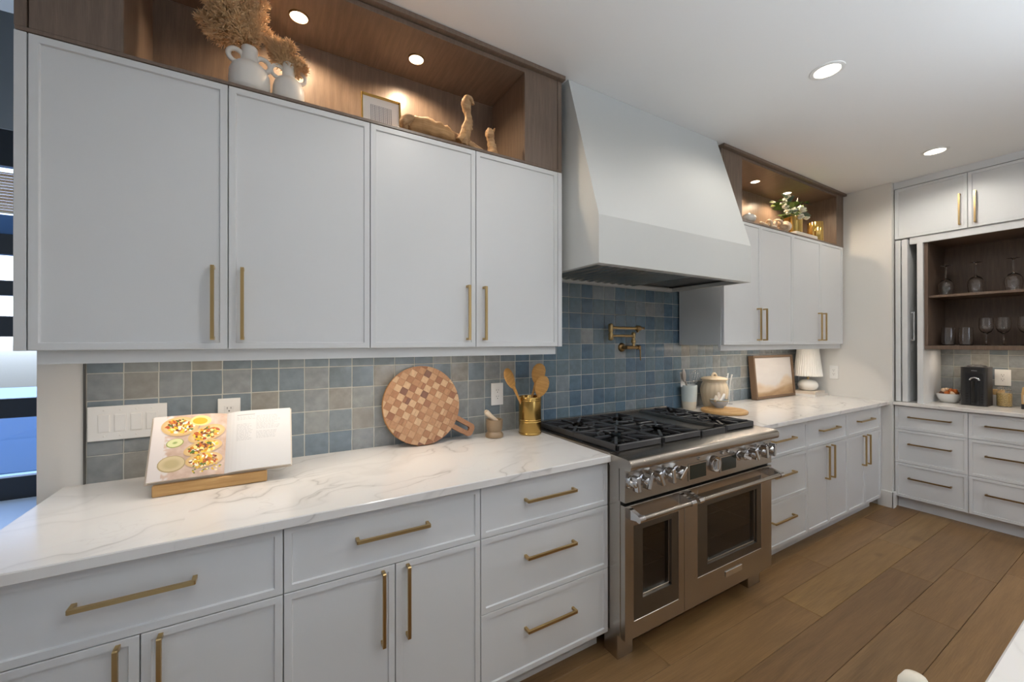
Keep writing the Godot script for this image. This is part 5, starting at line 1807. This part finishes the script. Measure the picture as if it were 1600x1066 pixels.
# ---------------------------------------------------------------- in the pantry
func _pantry_items() -> void:
	plate("white outlet on the pantry tiles behind the oat jar", Vector3(5.226, 1.143, -0.822), -PI / 2, 0.088, 0.135, "outlet", 1)
	var t := thing("coffee_machine", "black pod coffee machine on the pantry worktop beside the snack bowl", "coffee machine", Vector3(5.075, CT, -0.938), "", -PI / 2)
	var s := S()
	extr(s, rrect(-0.076, -0.115, 0.076, 0.085, 0.030, 6), 0.0, 0.318, Transform3D(Basis(Vector3.RIGHT, Vector3(0, 0, -1), Vector3.UP), Vector3.ZERO), true)
	pl(t, "body", s, "coffee_side")
	pl(t, "lid", lathe(S(), V2([0.060, 0.316, 0.060, 0.322, 0.052, 0.330, 0.030, 0.335, 0.0, 0.336]), 36), "coffee_body")
	s = S()
	extr(s, rrect(-0.042, 0.010, 0.056, 0.272, 0.010, 4), 0.1145, 0.1175)
	pl(t, "front_panel", s, "coffee_body")
	s = S()
	tube(s, [Vector3(0.010, 0.010, 0.100), Vector3(0.010, 0.205, 0.100)], 0.031, 26)
	pl(t, "column", s, "black_gloss")
	pl(t, "lever", tube(S(), arc(Vector3(0.010, 0.208, 0.128), Vector3.RIGHT, Vector3.UP, 0.026, 8, 172, 14), 0.0065, 10), "chrome")
	s = S()
	for k in 4:
		for x: float in [-0.034, 0.050]:
			box(s, Vector3(x - 0.006, 0.030 + k * 0.022, 0.117), Vector3(x + 0.006, 0.036 + k * 0.022, 0.1185), 0.0)
	pl(t, "vents", s, "dark_gap")
	var tm := TextMesh.new()
	var f := SystemFont.new()
	f.font_names = PackedStringArray(["Droid Sans"])
	tm.font = f
	tm.text = "NESPRESSO"
	tm.font_size = 16
	tm.pixel_size = 0.0005
	tm.depth = 0.0006
	var tx := pm(t, "lettering", tm, "white_plastic", Transform3D(Basis().scaled(Vector3(0.75, 0.9, 1)), Vector3(0.006, 0.289, 0.1158)))
	tx.set_meta("label", "small white lettering")
	t = thing("snack_bowl", "white bowl heaped with wrapped snacks in the corner of the pantry worktop", "bowl", Vector3(5.065, CT, -1.100))
	pl(t, "body", lathe(S(), V2([0.0, 0.0, 0.042, 0.0, 0.050, 0.004, 0.066, 0.030, 0.076, 0.062, 0.0775, 0.078, 0.075, 0.078, 0.070, 0.058, 0.058, 0.030, 0.0, 0.016]), 40), "white_gloss")
	var r := RandomNumberGenerator.new()
	r.seed = 4
	var spots := [[0.0, 0.0, 0.080, 0], [0.035, 0.030, 0.078, 0], [-0.034, 0.028, 0.080, 2], [-0.030, -0.034, 0.082, 1], [0.032, -0.036, 0.080, 0], [-0.004, 0.048, 0.082, 1], [-0.052, -0.002, 0.080, 0], [0.0, -0.012, 0.106, 2], [-0.022, 0.016, 0.104, 0], [-0.026, -0.026, 0.104, 2], [-0.02, 0.044, 0.100, 0]]
	for q in spots:
		s = S()
		blob(s, Vector3.ZERO, Vector3(0.020, 0.016, 0.021), 0.35, r.randi() % 90, 12)
		var o := pl(self, "wrapped_snack", s, ["snack_orange", "snack_brown", "snack_cream"][q[3]])
		o.position = Vector3(5.065 + q[0], CT + q[2], -1.100 + q[1])
		o.rotation = Vector3(r.randf() * 3, r.randf() * 3, r.randf() * 3)
		tag(o, "small %s wrapped snack heaped in the white bowl on the pantry worktop" % ["orange", "dark brown", "cream"][q[3]], "snack", "%s snacks in the white bowl" % ["orange", "dark brown", "cream"][q[3]])
	t = thing("labelled_jar", "gold topped jar with white label beside the black coffee machine", "jar", Vector3(5.185, CT, -0.845))
	pl(t, "body", lathe(S(), V2([0.0, 0.0, 0.034, 0.0, 0.037, 0.004, 0.037, 0.085, 0.034, 0.092]), 32), "white_ceramic")
	pl(t, "lid", lathe(S(), V2([0.037, 0.088, 0.0395, 0.092, 0.0395, 0.125, 0.037, 0.130, 0.0, 0.131]), 32), "kraft")
	t = thing("oat_jar", "clear clip-top glass jar of golden oats on the pantry worktop", "jar", Vector3(5.100, CT, -0.795))
	pl(t, "body", lathe(S(), V2([0.0, 0.0, 0.040, 0.0, 0.043, 0.004, 0.043, 0.118, 0.036, 0.130, 0.034, 0.138, 0.032, 0.138, 0.034, 0.129, 0.0410, 0.117, 0.0410, 0.006, 0.0, 0.006]), 36), "glass")
	pl(t, "oats", lathe(S(), V2([0.0, 0.0065, 0.0395, 0.0065, 0.0405, 0.010, 0.0405, 0.104, 0.036, 0.110, 0.0, 0.113]), 30), "oats")
	pl(t, "lid", lathe(S(), V2([0.034, 0.140, 0.040, 0.142, 0.040, 0.150, 0.030, 0.158, 0.0, 0.160]), 30), "glass")
	s = S()
	tube(s, arc(Vector3(0, 0.136, 0), Vector3.RIGHT, Vector3(0, 0, 1), 0.0365, 0, 345, 24), 0.0016, 6)
	tube(s, [Vector3(-0.037, 0.136, 0.0), Vector3(-0.044, 0.150, 0.0), Vector3(-0.040, 0.165, 0.0), Vector3(-0.028, 0.166, 0.0)], 0.0026, 8)
	pl(t, "clip", s, "steel")
	t = thing("coffee_bag", "tan and black coffee bag cut off by the right edge", "bag", Vector3(5.06, CT, -0.650), "", -PI / 2)
	s = S()
	var bp := PackedVector2Array([Vector2(-0.048, 0.0), Vector2(0.048, 0.0), Vector2(0.050, 0.12), Vector2(0.044, 0.170), Vector2(-0.044, 0.170), Vector2(-0.050, 0.12)])
	extr(s, bp, -0.026, 0.026)
	pl(t, "pouch", s, "kraft")
	pl(t, "black_band", box(S(), Vector3(-0.0505, 0.0, -0.0265), Vector3(0.0505, 0.040, 0.0268), 0.001), "coffee_body")
	pl(t, "label", box(S(), Vector3(-0.040, 0.052, 0.026), Vector3(0.040, 0.112, 0.0268), 0.0), "linen")
	# glassware
	var wine := V2([0.0, 0.0, 0.036, 0.0015, 0.036, 0.003, 0.010, 0.007, 0.0045, 0.016, 0.0042, 0.105, 0.010, 0.116, 0.030, 0.130, 0.045, 0.155, 0.049, 0.185, 0.046, 0.220, 0.039, 0.262, 0.0378, 0.262, 0.0445, 0.220, 0.0475, 0.185, 0.0437, 0.156, 0.029, 0.1325, 0.0, 0.119])
	var small := V2([0.0, 0.0, 0.034, 0.0015, 0.034, 0.003, 0.009, 0.007, 0.0042, 0.015, 0.004, 0.088, 0.010, 0.098, 0.028, 0.112, 0.040, 0.140, 0.042, 0.170, 0.038, 0.225, 0.0368, 0.225, 0.0405, 0.170, 0.0387, 0.141, 0.027, 0.1145, 0.0, 0.101])
	var tumbler := V2([0.0, 0.0, 0.036, 0.0, 0.041, 0.005, 0.044, 0.04, 0.044, 0.09, 0.040, 0.152, 0.0388, 0.152, 0.0427, 0.09, 0.0427, 0.04, 0.038, 0.009, 0.0, 0.009])
	var wm := lathe(S(), wine, 36).commit()
	var sm := lathe(S(), small, 36).commit()
	var um := lathe(S(), tumbler, 36).commit()
	var ups := [[-1.097, "leftmost upside-down wine glass on the upper oak shelf"], [-0.925, "middle upside-down wine glass on the upper oak shelf"], [-0.728, "upside-down wine glass nearest the right edge, upper oak shelf"]]
	for q in ups:
		var o := pm(self, "wine_glass", wm, "crystal", Transform3D(Basis(Vector3.RIGHT, PI), Vector3(4.985, 1.838 + 0.2625, q[0])))
		tag(o, q[1], "glass", "upside-down wine glasses")
	for q in [[-1.085, "left stemless tumbler on the lower oak shelf"], [-0.982, "right stemless tumbler on the lower oak shelf, beside the stemmed glasses"]]:
		var o := pm(self, "tumbler", um, "crystal", Transform3D(Basis(), Vector3(4.985, 1.4112, q[0])))
		tag(o, q[1], "glass", "tumblers on the lower shelf")
	for q in [[-0.870, "upright stemmed glass next to the tumblers on the lower shelf"], [-0.780, "second upright stemmed glass from the tumblers on the lower shelf"], [-0.668, "upright stemmed glass cut off by the right edge, lower shelf"]]:
		var o := pm(self, "stemmed_glass", sm, "crystal", Transform3D(Basis(), Vector3(4.985, 1.4112, q[0])))
		tag(o, q[1], "glass", "upright stemmed glasses on the lower shelf")


# ---------------------------------------------------------------- the bright room beyond the left end
func _living_room() -> void:
	var zb := -5.62
	_slab("floor_living", Vector3(-6.1, FL - 0.1, -5.75), Vector3(-0.6, FL - 0.002, -2.25), "living_floor")
	_slab("ceiling_living", Vector3(-6.1, 4.57, -5.75), Vector3(-0.6, 4.7, -2.4), "living_wall")
	_slab("wall_living_right", Vector3(-0.743, FL, -5.75), Vector3(-0.6, 4.57, -2.25), "living_wall")
	_slab("wall_living_left", Vector3(-6.1, FL, -5.75), Vector3(-6.0, 4.57, -2.4), "living_wall")
	_slab("wall_living_front", Vector3(-6.0, CE + 0.14, -2.57), Vector3(-0.6, 4.57, -2.45), "living_wall")
	_slab("wall_living_corner", Vector3(-6.0, FL, -2.57), Vector3(-3.7, CE + 0.14, -2.45), "living_wall")
	var s := S()
	box(s, Vector3(-6.0, FL, -5.75), Vector3(-4.7, 4.57, zb), 0.0)
	box(s, Vector3(-1.25, FL, -5.75), Vector3(-0.743, 4.57, zb), 0.0)
	box(s, Vector3(-4.7, 3.44, -5.75), Vector3(-1.25, 4.57, zb), 0.0)
	struct("wall_living_back", s, "living_wall")
	# dark framed glazing: bars as they cross the gap, glass between
	s = S()
	for b in [[-0.04, 0.177], [0.735, 0.917], [1.50, 1.693], [1.887, 2.027], [2.27, 2.463], [3.10, 3.44]]:
		box(s, Vector3(-4.7, b[0], -5.72), Vector3(-1.25, b[1], zb - 0.02), 0.004)
	for x: float in [-4.7, -3.3, -1.33]:
		box(s, Vector3(x, -0.04, -5.73), Vector3(x + 0.08, 3.44, zb - 0.012), 0.004)
	var w := struct("window_1", s, "black_frame")
	for b in [[0.177, 0.735], [0.917, 1.50], [1.693, 1.887], [2.027, 2.27], [2.645, 3.10]]:
		pl(w, "pane", box(S(), Vector3(-4.7, b[0], -5.68), Vector3(-1.25, b[1], -5.675), 0.0), "pane")
	pl(w, "blue_panel", box(S(), Vector3(-4.7, 2.463, -5.69), Vector3(-1.25, 2.645, -5.66), 0.0), "blue_panel")
	# woven shade, half drawn
	var t := thing("woven_shade", "woven straw roman shade hanging in the far window at the left edge", "window shade", Vector3(-2.4, 2.66, zb + 0.03))
	var wv := mat("weave", rgb8(206, 170, 120), 0.8)
	wv.backlight_enabled = true
	wv.backlight = Color(0.6, 0.5, 0.34)
	M["weave_pale"] = wv.duplicate()
	M["weave_pale"].albedo_color = rgb8(238, 220, 190)
	var r := RandomNumberGenerator.new()
	r.seed = 2
	var ss := [S(), S()]
	for k in 26:
		var y := 0.014 * k + 0.008
		box(ss[r.randi() % 2], Vector3(-0.95, y - 0.0062, -0.004 + 0.003 * (k % 2)), Vector3(1.05, y + 0.0062, 0.003 * (k % 2)), 0.001)
	for k in 2:
		var o := pl(t, "reeds", ss[k], ["weave", "weave_pale"][k])
		o.set_meta("kind", "stuff")
	pl(t, "bottom_rail", box(S(), Vector3(-0.96, -0.016, -0.008), Vector3(1.06, 0.002, 0.010), 0.002), "pale_wood")
	# outside: pale deck and a pool
	_slab("patio", Vector3(-16, -0.2, -20), Vector3(10, -0.06, -5.76), "patio")
	var p := mat("pool_water", rgb8(62, 98, 124), 0.5, 0.0, 0.1)
	var pool := pl(self, "pool_water", box(S(), Vector3(-9, -0.062, -12.5), Vector3(4, -0.05, -6.9), 0.0), "pool_water")
	tag(pool, "strip of blue pool water seen through the far window at left", "water")
	pool.set_meta("kind", "stuff")
